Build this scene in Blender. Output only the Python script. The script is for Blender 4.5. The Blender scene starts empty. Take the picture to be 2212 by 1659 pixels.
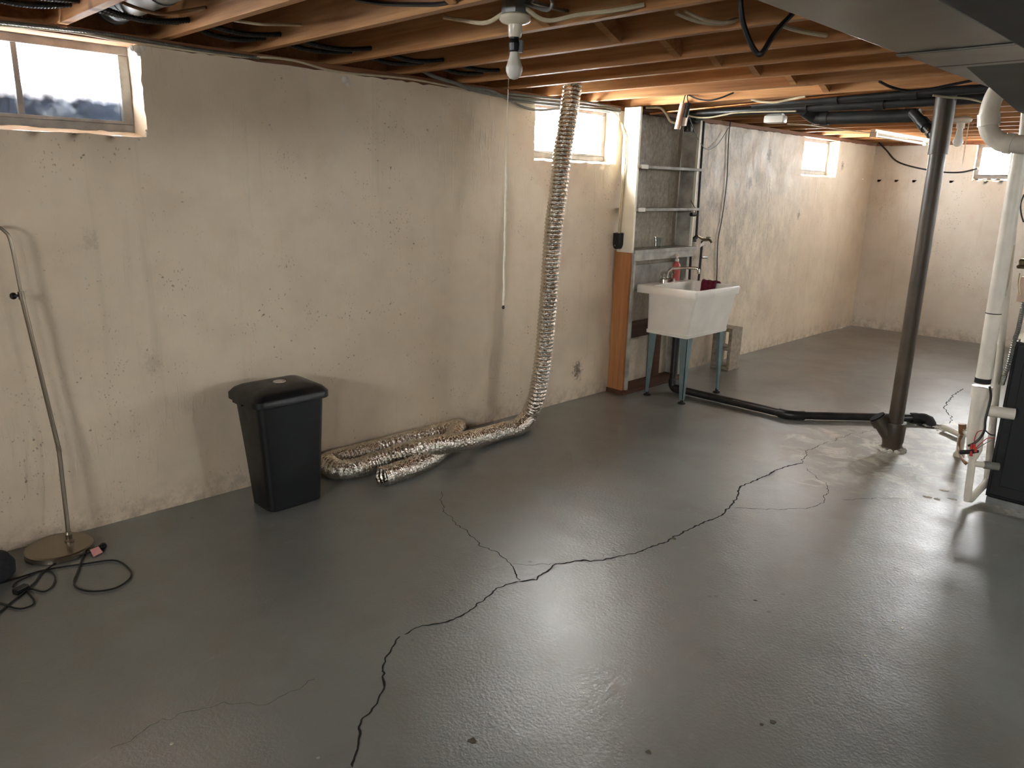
import bpy, bmesh, math, random
from mathutils import Vector, noise
random.seed(7)
S = bpy.context.scene
COL = S.collection
IW, IH, FPX = 2212, 1659, 1633.25

# ---------------------------------------------------------------- camera
PITCH, YAW, ROLL = 0.2573, 0.7867, 0.0248
CAM = Vector((3.7548, 0.0, 1.64))
FW = Vector((-math.sin(YAW)*math.cos(PITCH), math.cos(YAW)*math.cos(PITCH), -math.sin(PITCH)))
_r = FW.cross(Vector((0, 0, 1))).normalized(); _u = _r.cross(FW)
RT = math.cos(ROLL)*_r + math.sin(ROLL)*_u
UP = -math.sin(ROLL)*_r + math.cos(ROLL)*_u
from mathutils import Matrix
cd = bpy.data.cameras.new('camera'); cam = bpy.data.objects.new('camera', cd); COL.objects.link(cam)
cam.matrix_world = Matrix(((RT.x, UP.x, -FW.x, CAM.x), (RT.y, UP.y, -FW.y, CAM.y), (RT.z, UP.z, -FW.z, CAM.z), (0, 0, 0, 1)))
cd.sensor_width = 36.0; cd.lens = FPX/IW*36.0; cd.clip_start = 0.05
S.camera = cam

# ---------------------------------------------------------------- world, exposure
w = bpy.data.worlds.new('sky'); S.world = w; w.use_nodes = True
wn = w.node_tree.nodes; wl_ = w.node_tree.links
bg = wn['Background']
bg.inputs['Color'].default_value = (0.98, 0.99, 1.0, 1)
bg.inputs['Strength'].default_value = 26.0
S.view_settings.view_transform = 'Standard'; S.view_settings.look = 'None'
S.view_settings.exposure = 2.05; S.view_settings.gamma = 1.0
S.view_settings.use_curve_mapping = False
S.cycles.max_bounces = 6

# ---------------------------------------------------------------- helpers
def ray(px, py):
    return FW + (px-IW/2)/FPX*RT - (py-IH/2)/FPX*UP
def onp(px, py, ax, v):
    d = ray(px, py); return CAM + d*((v-CAM[ax])/d[ax])
def fl(px, py, z=0.0): return onp(px, py, 2, z)      # on a level plane
def wl(px, py, x=0.0): return onp(px, py, 0, x)      # on a plane parallel to the long wall
def yp(px, py, y): return onp(px, py, 1, y)          # on a plane parallel to the far wall

def worigin(o):
    v = Vector((0, 0, 0))
    while o: v += o.location; o = o.parent
    return v
def join(*gs):
    V, F = [], []
    for v, f in gs:
        n = len(V); V += [Vector(a) for a in v]; F += [tuple(i+n for i in q) for q in f]
    return V, F
def mk(name, geo, m, parent=None, loc=None, smooth=False, bevel=0, **props):
    """one mesh object from world-space geometry"""
    V, F = geo
    o0 = worigin(parent) if parent else (Vector(loc) if loc is not None else Vector((0, 0, 0)))
    me = bpy.data.meshes.new(name)
    me.from_pydata([tuple(Vector(v)-o0) for v in V], [], F)
    bm = bmesh.new(); bm.from_mesh(me); bmesh.ops.recalc_face_normals(bm, faces=bm.faces)
    if bevel:
        bmesh.ops.bevel(bm, geom=[e for e in bm.edges if len(e.link_faces) == 2 and e.calc_face_angle(0) > 0.5], offset=bevel, segments=2, affect='EDGES', profile=0.6, clamp_overlap=True)
    bm.to_mesh(me); bm.free()
    if smooth:
        me.polygons.foreach_set('use_smooth', [True]*len(me.polygons))
        try: me.set_sharp_from_angle(angle=math.radians(40))
        except Exception: pass
    ob = bpy.data.objects.new(name, me); COL.objects.link(ob)
    if parent: ob.parent = parent
    else: ob.location = o0
    if m is not None:
        for q in (m if isinstance(m, (list, tuple)) else [m]): me.materials.append(q)
    for k, v in props.items(): ob[k] = v
    return ob
def thing(name, label, cat, loc, group=None):
    o = bpy.data.objects.new(name, None); COL.objects.link(o); o.location = loc
    o.empty_display_size = 0.05
    o['label'] = label; o['category'] = cat
    if group: o['group'] = group
    return o
def box(x0, x1, y0, y1, z0, z1):
    V = [Vector((x, y, z)) for x in (x0, x1) for y in (y0, y1) for z in (z0, z1)]
    return V, [(0, 1, 3, 2), (4, 6, 7, 5), (0, 4, 5, 1), (2, 3, 7, 6), (0, 2, 6, 4), (1, 5, 7, 3)]
def obox(c, ax, ay, az, sx, sy, sz):
    """box with own axes"""
    c = Vector(c); V = []
    for i in (-.5, .5):
        for j in (-.5, .5):
            for k in (-.5, .5): V.append(c + ax*(i*sx) + ay*(j*sy) + az*(k*sz))
    return V, [(0, 1, 3, 2), (4, 6, 7, 5), (0, 4, 5, 1), (2, 3, 7, 6), (0, 2, 6, 4), (1, 5, 7, 3)]
def smoothpath(P, n=8):
    P = [Vector(p) for p in P]
    if len(P) < 3: return P
    Q = [2*P[0]-P[1]] + P + [2*P[-1]-P[-2]]; out = []
    for i in range(1, len(Q)-2):
        a, b, c, d = Q[i-1:i+3]
        for k in range(n):
            t = k/n
            out.append(0.5*((2*b)+(-a+c)*t+(2*a-5*b+4*c-d)*t*t+(-a+3*b-3*c+d)*t**3))
    out.append(P[-1]); return out
def resample(P, step):
    L = [0.0]
    for a, b in zip(P, P[1:]): L.append(L[-1]+(b-a).length)
    n = max(2, int(L[-1]/step)); out = []; j = 0
    for i in range(n+1):
        s = L[-1]*i/n
        while j < len(L)-2 and L[j+1] < s: j += 1
        t = (s-L[j])/max(1e-9, L[j+1]-L[j]); out.append(P[j].lerp(P[j+1], t))
    return out
def tube(P, r, seg=8, caps=True, sm=0, rf=None):
    """swept tube; r number or list; rf(i, angle) multiplies the radius"""
    P = [Vector(p) for p in P]
    if sm:
        n0 = len(P); P = smoothpath(P, sm)
        if isinstance(r, (list, tuple)):
            r = [r[min(int(t), n0-2)]+(r[min(int(t), n0-2)+1]-r[min(int(t), n0-2)])*(t-min(int(t), n0-2)) for t in [i*(n0-1)/(len(P)-1) for i in range(len(P))]]
    n = len(P); V, F = [], []
    T = [(P[min(i+1, n-1)]-P[max(i-1, 0)]).normalized() for i in range(n)]
    a = Vector((0, 0, 1)) if abs(T[0].z) < 0.9 else Vector((1, 0, 0))
    N = (a - T[0]*a.dot(T[0])).normalized()
    for i in range(n):
        N = (N - T[i]*N.dot(T[i])).normalized(); B = T[i].cross(N)
        R = r[i] if isinstance(r, (list, tuple)) else r
        for k in range(seg):
            an = 2*math.pi*k/seg
            q = R*(rf(i, an) if rf else 1)
            V.append(P[i]+(N*math.cos(an)+B*math.sin(an))*q)
    for i in range(n-1):
        for k in range(seg):
            k2 = (k+1) % seg
            F.append((i*seg+k, i*seg+k2, (i+1)*seg+k2, (i+1)*seg+k))
    if caps:
        F.append(tuple(range(seg-1, -1, -1))); F.append(tuple((n-1)*seg+k for k in range(seg)))
    return V, F
def lathe(c, prof, seg=20, ax=Vector((0, 0, 1))):
    """profile [(radius, height)] turned about axis ax through c"""
    c = Vector(c); ax = ax.normalized()
    a = Vector((1, 0, 0)) if abs(ax.x) < 0.9 else Vector((0, 1, 0))
    N = (a-ax*a.dot(ax)).normalized(); B = ax.cross(N); V, F = [], []
    for r, h in prof:
        for k in range(seg):
            an = 2*math.pi*k/seg; V.append(c+ax*h+(N*math.cos(an)+B*math.sin(an))*max(r, 1e-4))
    for i in range(len(prof)-1):
        for k in range(seg):
            k2 = (k+1) % seg; F.append((i*seg+k, i*seg+k2, (i+1)*seg+k2, (i+1)*seg+k))
    F.append(tuple(range(seg-1, -1, -1))); F.append(tuple((len(prof)-1)*seg+k for k in range(seg)))
    return V, F
def loft(rings):
    V, F = [], []; n = len(rings[0])
    for r in rings: V += [Vector(p) for p in r]
    for i in range(len(rings)-1):
        for k in range(n):
            k2 = (k+1) % n; F.append((i*n+k, i*n+k2, (i+1)*n+k2, (i+1)*n+k))
    F.append(tuple(range(n-1, -1, -1))); F.append(tuple((len(rings)-1)*n+k for k in range(n)))
    return V, F
def rrect(x0, x1, y0, y1, z, r, n=5, bow=0.0):
    """rounded rectangle ring; bow pushes the +x side outwards"""
    out = []
    for cx, cy, a0 in ((x1-r, y1-r, 0), (x0+r, y1-r, 90), (x0+r, y0+r, 180), (x1-r, y0+r, 270)):
        for k in range(n+1):
            a = math.radians(a0+90*k/n); out.append(Vector((cx+r*math.cos(a), cy+r*math.sin(a), z)))
    if bow:
        for p in out:
            u = (p.y-(y0+y1)/2)/((y1-y0)/2)
            if p.x > (x0+x1)/2: p.x += bow*(1-u*u)
    return out

# ---------------------------------------------------------------- materials
def srgb(r, g, b):
    f = lambda c: (c/255)/12.92 if c/255 <= 0.04045 else ((c/255+0.055)/1.055)**2.4
    return (f(r), f(g), f(b), 1)
class NT:
    def __init__(s, name):
        s.m = bpy.data.materials.new(name); s.m.use_nodes = True; s.t = s.m.node_tree
        s.b = s.t.nodes['Principled BSDF']; s.tc = s.t.nodes.new('ShaderNodeTexCoord')
        s.co = s.tc.outputs['Object']
    def n(s, typ, **kw):
        q = s.t.nodes.new(typ)
        for k, v in kw.items():
            if k in q.inputs: s.put(q.inputs[k], v)
            else: setattr(q, k, v)
        return q
    def put(s, sock, v):
        if hasattr(v, 'links') or isinstance(v, bpy.types.NodeSocket): s.t.links.new(v, sock)
        else: sock.default_value = v
    def map(s, scale=(1, 1, 1), co=None, loc=(0, 0, 0)):
        q = s.t.nodes.new('ShaderNodeMapping'); q.inputs['Scale'].default_value = scale; q.inputs['Location'].default_value = loc
        s.t.links.new(co or s.co, q.inputs['Vector']); return q.outputs[0]
    def noise(s, scale, detail=4, rough=0.55, co=None, dist=0.0):
        q = s.n('ShaderNodeTexNoise', Scale=scale, Detail=detail, Roughness=rough, Distortion=dist)
        s.t.links.new(co or s.co, q.inputs['Vector']); return q.outputs['Fac']
    def voro(s, scale, co=None, feature='F1', rnd=1.0):
        q = s.n('ShaderNodeTexVoronoi', feature=feature); q.inputs['Scale'].default_value = scale
        q.inputs['Randomness'].default_value = rnd
        s.t.links.new(co or s.co, q.inputs['Vector']); return q.outputs['Distance']
    def ramp(s, fac, a, b, lo=0.0, hi=1.0):
        q = s.n('ShaderNodeMapRange', clamp=True); s.put(q.inputs['Value'], fac)
        q.inputs['From Min'].default_value = a; q.inputs['From Max'].default_value = b
        q.inputs['To Min'].default_value = lo; q.inputs['To Max'].default_value = hi; return q.outputs[0]
    def math(s, op, a, b=0.0):
        q = s.n('ShaderNodeMath', operation=op); s.put(q.inputs[0], a); s.put(q.inputs[1], b); return q.outputs[0]
    def mix(s, fac, a, b):
        q = s.n('ShaderNodeMix', data_type='RGBA'); s.put(q.inputs[0], fac); s.put(q.inputs[6], a); s.put(q.inputs[7], b); return q.outputs[2]
    def bump(s, h, dist=0.01, strength=1.0, prev=None):
        q = s.n('ShaderNodeBump', Strength=strength, Distance=dist); s.put(q.inputs['Height'], h)
        if prev is not None: s.put(q.inputs['Normal'], prev)
        return q.outputs[0]
    def xyz(s):
        q = s.t.nodes.new('ShaderNodeSeparateXYZ'); s.t.links.new(s.co, q.inputs[0]); return q.outputs
    def out(s, color=None, rough=None, normal=None, metal=None, spec=None):
        if color is not None: s.put(s.b.inputs['Base Color'], color)
        if rough is not None: s.put(s.b.inputs['Roughness'], rough)
        if normal is not None: s.put(s.b.inputs['Normal'], normal)
        if metal is not None: s.put(s.b.inputs['Metallic'], metal)
        if spec is not None: s.put(s.b.inputs['Specular IOR Level'], spec)
        return s.m
def plain(name, col, rough=0.5, metal=0.0, var=0.12, scale=18, bump=0.0, spec=0.5):
    t = NT(name); f = t.noise(scale, 5)
    dark = tuple(c*(1-var*2) for c in col[:3])+(1,)
    lite = tuple(min(1, c*(1+var)) for c in col[:3])+(1,)
    c = t.mix(t.ramp(f, 0.3, 0.7), dark, lite)
    nm = t.bump(t.noise(scale*6, 3), 0.002, bump) if bump else None
    lo, hi = (max(0.285, rough-0.06), min(1, rough+0.08)) if rough > 0.28 else (max(0, rough-0.06), min(0.265, rough+0.06))
    return t.out(c, t.ramp(t.noise(scale*0.6, 3), 0.3, 0.7, lo, hi), nm, metal, spec)

_w = lambda px, py: (onp(px, py, 0, 0.0).y, onp(px, py, 0, 0.0).z)
SPOTS = [_w(1247, 800)+(.06, .8), _w(195, 520)+(.04, .22), _w(1662, 335)+(.05, .7), _w(1725, 465)+(.04, .6), _w(330, 785)+(.05, .18), _w(1620, 395)+(.05, .6), _w(1820, 358)+(.04, .7)]
def wall_mat(name, bare=None, tone=((207, 189, 165), (221, 206, 182))):
    """cream painted poured concrete: pits, board streaks, drips, damp foot; 'bare' = y-range where the paint is thin"""
    t = NT(name); x, y, z = t.xyz()
    along = t.map((1, 1, 1))
    big = t.noise(0.9, 4); mid = t.noise(5.0, 5)
    col = t.mix(t.ramp(big, 0.35, 0.68), srgb(*tone[0]), srgb(*tone[1]))
    col = t.mix(t.ramp(mid, 0.45, 0.75, 0, 0.35), col, srgb(190, 174, 152))
    # vertical water streaks
    st = t.noise(1.0, 5, 0.6, t.map((9, 9, 0.45)))
    col = t.mix(t.ramp(st, 0.6, 0.8, 0, 0.28), col, srgb(150, 134, 112))
    hb = None
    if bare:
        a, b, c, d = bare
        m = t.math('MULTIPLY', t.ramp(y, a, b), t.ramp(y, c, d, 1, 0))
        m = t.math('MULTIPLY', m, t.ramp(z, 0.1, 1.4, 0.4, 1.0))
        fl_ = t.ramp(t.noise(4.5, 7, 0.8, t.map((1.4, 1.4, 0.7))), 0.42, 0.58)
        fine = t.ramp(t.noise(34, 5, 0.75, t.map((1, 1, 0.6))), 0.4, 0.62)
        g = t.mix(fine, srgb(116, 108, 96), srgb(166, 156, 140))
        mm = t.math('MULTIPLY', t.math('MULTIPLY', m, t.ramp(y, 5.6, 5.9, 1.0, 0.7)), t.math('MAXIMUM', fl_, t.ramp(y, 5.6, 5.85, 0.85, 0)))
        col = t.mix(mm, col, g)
    # dark pits in clusters
    clus = t.ramp(t.noise(1.6, 3), 0.42, 0.62)
    wob = t.n('ShaderNodeTexNoise', Scale=45.0, Detail=3.0); t.t.links.new(t.co, wob.inputs['Vector'])
    wv_ = t.n('ShaderNodeVectorMath', operation='MULTIPLY_ADD'); t.t.links.new(wob.outputs['Color'], wv_.inputs[0]); wv_.inputs[1].default_value = (0.02, 0.02, 0.03); t.t.links.new(t.co, wv_.inputs[2])
    v = t.voro(30, t.map((1, 0.8, 1), wv_.outputs[0])); v2 = t.voro(64, t.map((1, 1, 0.6), wv_.outputs[0]))
    p1_ = t.math('MULTIPLY', t.ramp(v, 0.09, 0.19, 1, 0), t.ramp(t.noise(9, 2), 0.54, 0.6))
    p2_ = t.math('MULTIPLY', t.ramp(v2, 0.12, 0.26, 1, 0), t.ramp(t.noise(6, 3), 0.5, 0.58))
    pit = t.math('MULTIPLY', t.math('MAXIMUM', p1_, t.math('MULTIPLY', p2_, 0.7)), clus)
    col = t.mix(t.math('MULTIPLY', pit, 0.8), col, srgb(78, 66, 52))
    if bare:
        # black mould patch low on the wall and dark rust drips from old anchors
        mnz = t.noise(38, 4, 0.7)
        for (my, mz, mr, st_) in SPOTS:
            dy = t.math('SUBTRACT', y, my); dz = t.math('MULTIPLY', t.math('SUBTRACT', z, mz), 0.7)
            dd_ = t.math('SQRT', t.math('ADD', t.math('MULTIPLY', dy, dy), t.math('MULTIPLY', dz, dz)))
            dd_ = t.math('ADD', dd_, t.ramp(mnz, 0.3, 0.7, -mr*0.7, mr*0.7))
            col = t.mix(t.ramp(dd_, mr*0.25, mr, st_, 0), col, srgb(60, 54, 46))
    # damp, flaking foot
    foot = t.math('MULTIPLY', t.ramp(z, 0.0, 0.16, 1, 0), t.ramp(t.noise(14, 6, 0.65), 0.42, 0.62))
    col = t.mix(t.math('MULTIPLY', foot, 0.55), col, srgb(122, 110, 98))
    sk = t.noise(1.0, 4, 0.6, t.map((38, 38, 5)))
    skm = t.math('MULTIPLY', t.ramp(sk, 0.55, 0.72), t.ramp(t.noise(1.3, 3), 0.45, 0.6))
    nm = t.bump(t.noise(3.5, 2), 0.02, 0.5)
    nm = t.bump(skm, 0.006, 0.5, nm)
    nm = t.bump(t.noise(70, 2), 0.003, 0.35, nm)
    return t.out(col, t.ramp(mid, 0.3, 0.7, 0.42, 0.62), nm, 0, 0.35)

def floor_mat():
    t = NT('painted_concrete_floor'); x, y, z = t.xyz()
    big = t.noise(0.55, 5, 0.6); mid = t.noise(2.3, 6, 0.62, dist=0.4)
    col = t.mix(t.ramp(big, 0.35, 0.65), srgb(102, 104, 100), srgb(124, 127, 122))
    col = t.mix(t.ramp(mid, 0.48, 0.72, 0, 0.5), col, srgb(98, 89, 76))
    # worn pale patches around the floor drain and stack
    cx = t.math('SUBTRACT', x, 2.45); cy = t.math('SUBTRACT', y, 5.25)
    d = t.math('SQRT', t.math('ADD', t.math('MULTIPLY', cx, cx), t.math('MULTIPLY', t.math('MULTIPLY', cy, cy), 0.7)))
    near = t.ramp(t.math('ADD', d, t.ramp(t.noise(4, 5), 0.3, 0.7, -0.35, 0.35)), 0.45, 1.0, 1, 0)
    wear = t.ramp(t.noise(6.5, 8, 0.68, dist=0.8), 0.47, 0.6)
    col = t.mix(t.math('MULTIPLY', near, 0.75), col, t.mix(wear, srgb(120, 110, 92), srgb(188, 182, 166)))
    # scuffs and scratches
    sc = t.ramp(t.noise(1.0, 6, 0.7, t.map((22, 4, 1))), 0.62, 0.72)
    col = t.mix(t.math('MULTIPLY', sc, 0.22), col, srgb(170, 166, 154))
    spk = t.math('MULTIPLY', t.ramp(t.voro(7), 0.05, 0.08, 1, 0), t.ramp(t.noise(2.1, 2), 0.56, 0.6))
    col = t.mix(t.math('MULTIPLY', spk, 0.7), col, srgb(66, 58, 48))
    # far half of the slab is mixed darker and browner in noise patches
    fb = t.math('MULTIPLY', t.ramp(y, 5.2, 6.4), t.ramp(t.noise(1.4, 5, 0.6), 0.4, 0.6))
    col = t.mix(t.math('MULTIPLY', fb, 0.5), col, srgb(92, 84, 73))
    nm = t.bump(t.noise(2.2, 4), 0.02, 0.28)
    nm = t.bump(t.noise(75, 4, 0.6), 0.004, 0.4, nm)
    nm = t.bump(t.noise(1.0, 4, 0.6, t.map((30, 8, 1))), 0.003, 0.3, nm)
    rg = t.ramp(mid, 0.3, 0.7, 0.285, 0.39)
    t.b.inputs['IOR'].default_value = 1.62
    return t.out(col, t.math('ADD', rg, t.math('MULTIPLY', near, 0.1)), nm, 0, 1.0)

def wood_mat(name, a, b, axis=0, rough=0.7):
    t = NT(name)
    sc = [14, 14, 14]; sc[axis] = 0.9
    oi = t.n('ShaderNodeObjectInfo')
    mp = t.n('ShaderNodeMapping'); mp.inputs['Scale'].default_value = sc
    t.t.links.new(t.co, mp.inputs['Vector'])
    cmb = t.n('ShaderNodeCombineXYZ'); 
    t.put(cmb.inputs[0], t.math('MULTIPLY', oi.outputs['Random'], 37.0)); t.put(cmb.inputs[1], t.math('MULTIPLY', oi.outputs['Random'], 11.0))
    t.t.links.new(cmb.outputs[0], mp.inputs['Location'])
    g = t.noise(1.0, 6, 0.6, mp.outputs[0], 1.2)
    sc2 = [60, 60, 60]; sc2[axis] = 2.5
    fine = t.noise(1.0, 3, 0.5, t.map(sc2))
    col = t.mix(t.ramp(g, 0.32, 0.68), a, b)
    col = t.mix(t.ramp(fine, 0.5, 0.75, 0, 0.4), col, tuple(c*0.55 for c in a[:3])+(1,))
    kn = t.math('MULTIPLY', t.ramp(t.voro(2.3), 0.05, 0.1, 1, 0), 0.75)
    col = t.mix(kn, col, tuple(c*0.3 for c in a[:3])+(1,))
    tone = t.ramp(oi.outputs['Random'], 0, 1, 0.78, 1.1)
    hsv = t.n('ShaderNodeHueSaturation'); t.put(hsv.inputs['Value'], tone); t.put(hsv.inputs['Color'], col)
    return t.out(hsv.outputs[0], rough, t.bump(fine, 0.002, 0.4), 0, 0.25)

M = {}
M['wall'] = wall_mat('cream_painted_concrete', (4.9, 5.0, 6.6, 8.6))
M['wall_plain'] = wall_mat('cream_painted_concrete_plain', None, ((204, 196, 182), (220, 214, 202)))
M['floor'] = floor_mat()
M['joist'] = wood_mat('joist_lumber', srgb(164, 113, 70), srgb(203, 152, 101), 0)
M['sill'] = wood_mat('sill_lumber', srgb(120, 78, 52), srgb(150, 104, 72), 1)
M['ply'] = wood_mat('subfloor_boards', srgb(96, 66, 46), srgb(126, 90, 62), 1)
M['stud'] = wood_mat('orange_stud', srgb(176, 118, 74), srgb(204, 150, 100), 2)
M['stud_white'] = plain('white_painted_board', srgb(232, 228, 208), 0.4, var=0.04, scale=5)
M['old_paint'] = plain('old_grey_paint', srgb(172, 168, 158), 0.6, var=0.22, scale=9, bump=0.4)
M['dark_wood'] = wood_mat('dark_stained_board', srgb(70, 46, 34), srgb(96, 66, 48), 1)
M['frame'] = plain('window_frame_paint', srgb(150, 149, 146), 0.5, var=0.15, scale=14, bump=0.3)
M['concrete'] = plain('well_concrete', srgb(176, 184, 196), 0.9, var=0.25, scale=9, bump=0.6)
M['block'] = plain('block_concrete', srgb(150, 138, 120), 0.95, var=0.18, scale=30, bump=0.9)
M['black_plastic'] = plain('black_plastic', srgb(11, 13, 16), 0.4, var=0.1, scale=20)
M['black_pipe'] = plain('black_abs', srgb(40, 40, 38), 0.35, var=0.25, scale=10)
M['stack'] = plain('stack_pipe', srgb(78, 66, 52), 0.45, var=0.2, scale=6)
M['pvc'] = plain('white_pvc', srgb(222, 214, 198), 0.35, var=0.07, scale=8)
M['white_plastic'] = plain('white_plastic', srgb(226, 221, 208), 0.4, var=0.06, scale=7)
M['sink'] = plain('sink_plastic', srgb(238, 234, 224), 0.38, var=0.05, scale=5)
M['leg'] = plain('painted_steel_leg', srgb(110, 130, 132), 0.45, var=0.1, scale=12)
M['chrome'] = plain('chrome', srgb(220, 220, 216), 0.12, 1.0, var=0.03)
M['nickel'] = plain('brushed_nickel', srgb(158, 148, 132), 0.3, 1.0, var=0.03, scale=3)
M['galv'] = plain('galvanised_sheet', srgb(150, 152, 150), 0.42, 0.85, var=0.12, scale=12)
M['duct'] = plain('duct_sheet', srgb(128, 125, 116), 0.36, 0.9, var=0.12, scale=3)
M['duct_dark'] = plain('duct_dark_wrap', srgb(52, 51, 48), 0.6, 0.3, var=0.15, scale=3)
M['duct_olive'] = plain('duct_transition', srgb(74, 72, 62), 0.5, 0.5, var=0.1, scale=3)
M['furnace'] = plain('furnace_panel', srgb(14, 17, 20), 0.38, 0.1, var=0.1, scale=4)
M['copper'] = plain('copper', srgb(190, 130, 84), 0.32, 1.0, var=0.12, scale=16)
M['romex'] = plain('cable_jacket', srgb(196, 182, 152), 0.5, var=0.1)
M['cable_grey'] = plain('grey_cable', srgb(120, 120, 112), 0.5, var=0.1)
M['black_cable'] = plain('black_cable', srgb(22, 22, 22), 0.4, var=0.1)
M['armour'] = plain('armoured_cable', srgb(120, 118, 110), 0.4, 0.7, var=0.15)
M['armour_dark'] = plain('armoured_cable_dark', srgb(52, 52, 50), 0.45, 0.6, var=0.15)
M['porcelain'] = plain('porcelain', srgb(214, 204, 184), 0.25, var=0.04, scale=5)
M['bulb'] = plain('bulb_diffuser', srgb(226, 222, 214), 0.35, var=0.02, scale=5)
M['cord_white'] = plain('cotton_string', srgb(230, 222, 200), 0.8, var=0.06, scale=60)
M['rag'] = plain('maroon_cloth', srgb(112, 28, 48), 0.9, var=0.2, scale=40, bump=0.7)
M['red_plastic'] = plain('red_plastic', srgb(196, 46, 38), 0.4, var=0.1)
M['pink_tag'] = plain('pink_tag', srgb(226, 160, 158), 0.5, var=0.05)
M['brass'] = plain('brass', srgb(140, 126, 96), 0.35, 1.0, var=0.12)
M['brown_hose'] = plain('brown_hose', srgb(140, 102, 64), 0.4, var=0.15)
M['rubber'] = plain('rubber', srgb(30, 30, 30), 0.8, var=0.1)
M['dark'] = plain('crack_dark', srgb(26, 24, 20), 0.95, var=0.2)
M['grit'] = plain('grit', srgb(196, 190, 176), 0.9, var=0.2, scale=50)
M['chip_brown'] = plain('chipped_paint_concrete', srgb(92, 84, 70), 0.9, var=0.2, scale=40)
M['fabric'] = plain('dark_fabric', srgb(38, 38, 44), 0.95, var=0.2, scale=60, bump=0.6)
M['paper'] = plain('sticker_paper', srgb(216, 206, 196), 0.6, var=0.04)
M['tan_plastic'] = plain('tan_plastic', srgb(200, 168, 146), 0.45, var=0.08)

def foil():
    t = NT('crinkled_foil')
    c = t.noise(55, 4, 0.6); v = t.voro(75)
    nm = t.bump(c, 0.01, 0.6); nm = t.bump(v, 0.008, 0.45, nm)
    return t.out(t.mix(t.ramp(c, 0.3, 0.7), srgb(206, 196, 180), srgb(236, 230, 220)), t.ramp(t.noise(30, 3), 0.3, 0.7, 0.1, 0.2), nm, 1.0)
M['foil'] = foil()
def glassmat(name, tint, dirt):
    """thin pane: straight-through with a faint gloss and smears of dirt"""
    t = NT(name); nt = t.t
    tr = t.n('ShaderNodeBsdfTransparent'); tr.inputs[0].default_value = tint
    gl = t.n('ShaderNodeBsdfGlossy'); gl.inputs['Roughness'].default_value = 0.05
    df = t.n('ShaderNodeBsdfTranslucent'); df.inputs[0].default_value = srgb(190, 190, 184)
    x, y, z = t.xyz()
    sm = t.math('MULTIPLY', t.ramp(t.noise(9, 6, 0.7), 0.5, 0.72), dirt)
    m1 = t.n('ShaderNodeMixShader'); m1.inputs[0].default_value = 0.05
    nt.links.new(tr.outputs[0], m1.inputs[1]); nt.links.new(gl.outputs[0], m1.inputs[2])
    m2 = t.n('ShaderNodeMixShader'); t.put(m2.inputs[0], sm)
    nt.links.new(m1.outputs[0], m2.inputs[1]); nt.links.new(df.outputs[0], m2.inputs[2])
    nt.links.new(m2.outputs[0], nt.nodes['Material Output'].inputs['Surface'])
    return t.m
def soiled():
    m = glassmat('soiled_window_glass', (0.97, 0.98, 0.98, 1), 0.1); nt = m.node_tree
    tr = [n for n in nt.nodes if n.type == 'BSDF_TRANSPARENT'][0]
    tc = nt.nodes.new('ShaderNodeTexCoord'); sp = nt.nodes.new('ShaderNodeSeparateXYZ'); nt.links.new(tc.outputs['Object'], sp.inputs[0])
    nz = nt.nodes.new('ShaderNodeTexNoise'); nz.inputs['Scale'].default_value = 16; nz.inputs['Detail'].default_value = 7; nt.links.new(tc.outputs['Object'], nz.inputs[0])
    ad = nt.nodes.new('ShaderNodeMath'); ad.operation = 'MULTIPLY_ADD'; nt.links.new(nz.outputs['Fac'], ad.inputs[0]); ad.inputs[1].default_value = 0.07; nt.links.new(sp.outputs[2], ad.inputs[2])
    mr = nt.nodes.new('ShaderNodeMapRange'); nt.links.new(ad.outputs[0], mr.inputs['Value'])
    mr.inputs['From Min'].default_value = 0.15; mr.inputs['From Max'].default_value = 0.21
    n2 = nt.nodes.new('ShaderNodeTexNoise'); n2.inputs['Scale'].default_value = 30; n2.inputs['Detail'].default_value = 8; n2.inputs['Roughness'].default_value = 0.7; nt.links.new(tc.outputs['Object'], n2.inputs[0])
    m2 = nt.nodes.new('ShaderNodeMapRange'); nt.links.new(n2.outputs['Fac'], m2.inputs['Value']); m2.inputs['From Min'].default_value = 0.35; m2.inputs['From Max'].default_value = 0.65
    mx0 = nt.nodes.new('ShaderNodeMix'); mx0.data_type = 'RGBA'; nt.links.new(m2.outputs[0], mx0.inputs[0]); mx0.inputs[6].default_value = (.105, .118, .135, 1); mx0.inputs[7].default_value = (.15, .17, .20, 1)
    mx = nt.nodes.new('ShaderNodeMix'); mx.data_type = 'RGBA'; nt.links.new(mr.outputs[0], mx.inputs[0]); nt.links.new(mx0.outputs[2], mx.inputs[6]); mx.inputs[7].default_value = (.97, .98, .98, 1)
    nt.links.new(mx.outputs[2], tr.inputs[0]); return m
M['pane_soiled'] = soiled()
M['pane'] = glassmat('window_glass', (0.97, 0.98, 0.98, 1), 0.35)
def clearmat(name, tint, rough=0.05):
    t = NT(name); nt = t.t
    tr = t.n('ShaderNodeBsdfTransparent'); tr.inputs[0].default_value = tint
    gl = t.n('ShaderNodeBsdfGlossy'); gl.inputs['Roughness'].default_value = rough
    lw = t.n('ShaderNodeLayerWeight'); lw.inputs[0].default_value = 0.35
    m1 = t.n('ShaderNodeMixShader'); t.put(m1.inputs[0], t.ramp(lw.outputs['Facing'], 0, 1, 0.08, 0.6))
    nt.links.new(tr.outputs[0], m1.inputs[1]); nt.links.new(gl.outputs[0], m1.inputs[2])
    nt.links.new(m1.outputs[0], nt.nodes['Material Output'].inputs['Surface']); return t.m
M['clear'] = clearmat('clear_plastic', (0.86, 0.88, 0.86, 1))
M['soap'] = plain('pink_soap', srgb(196, 96, 92), 0.25, var=0.08)

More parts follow.
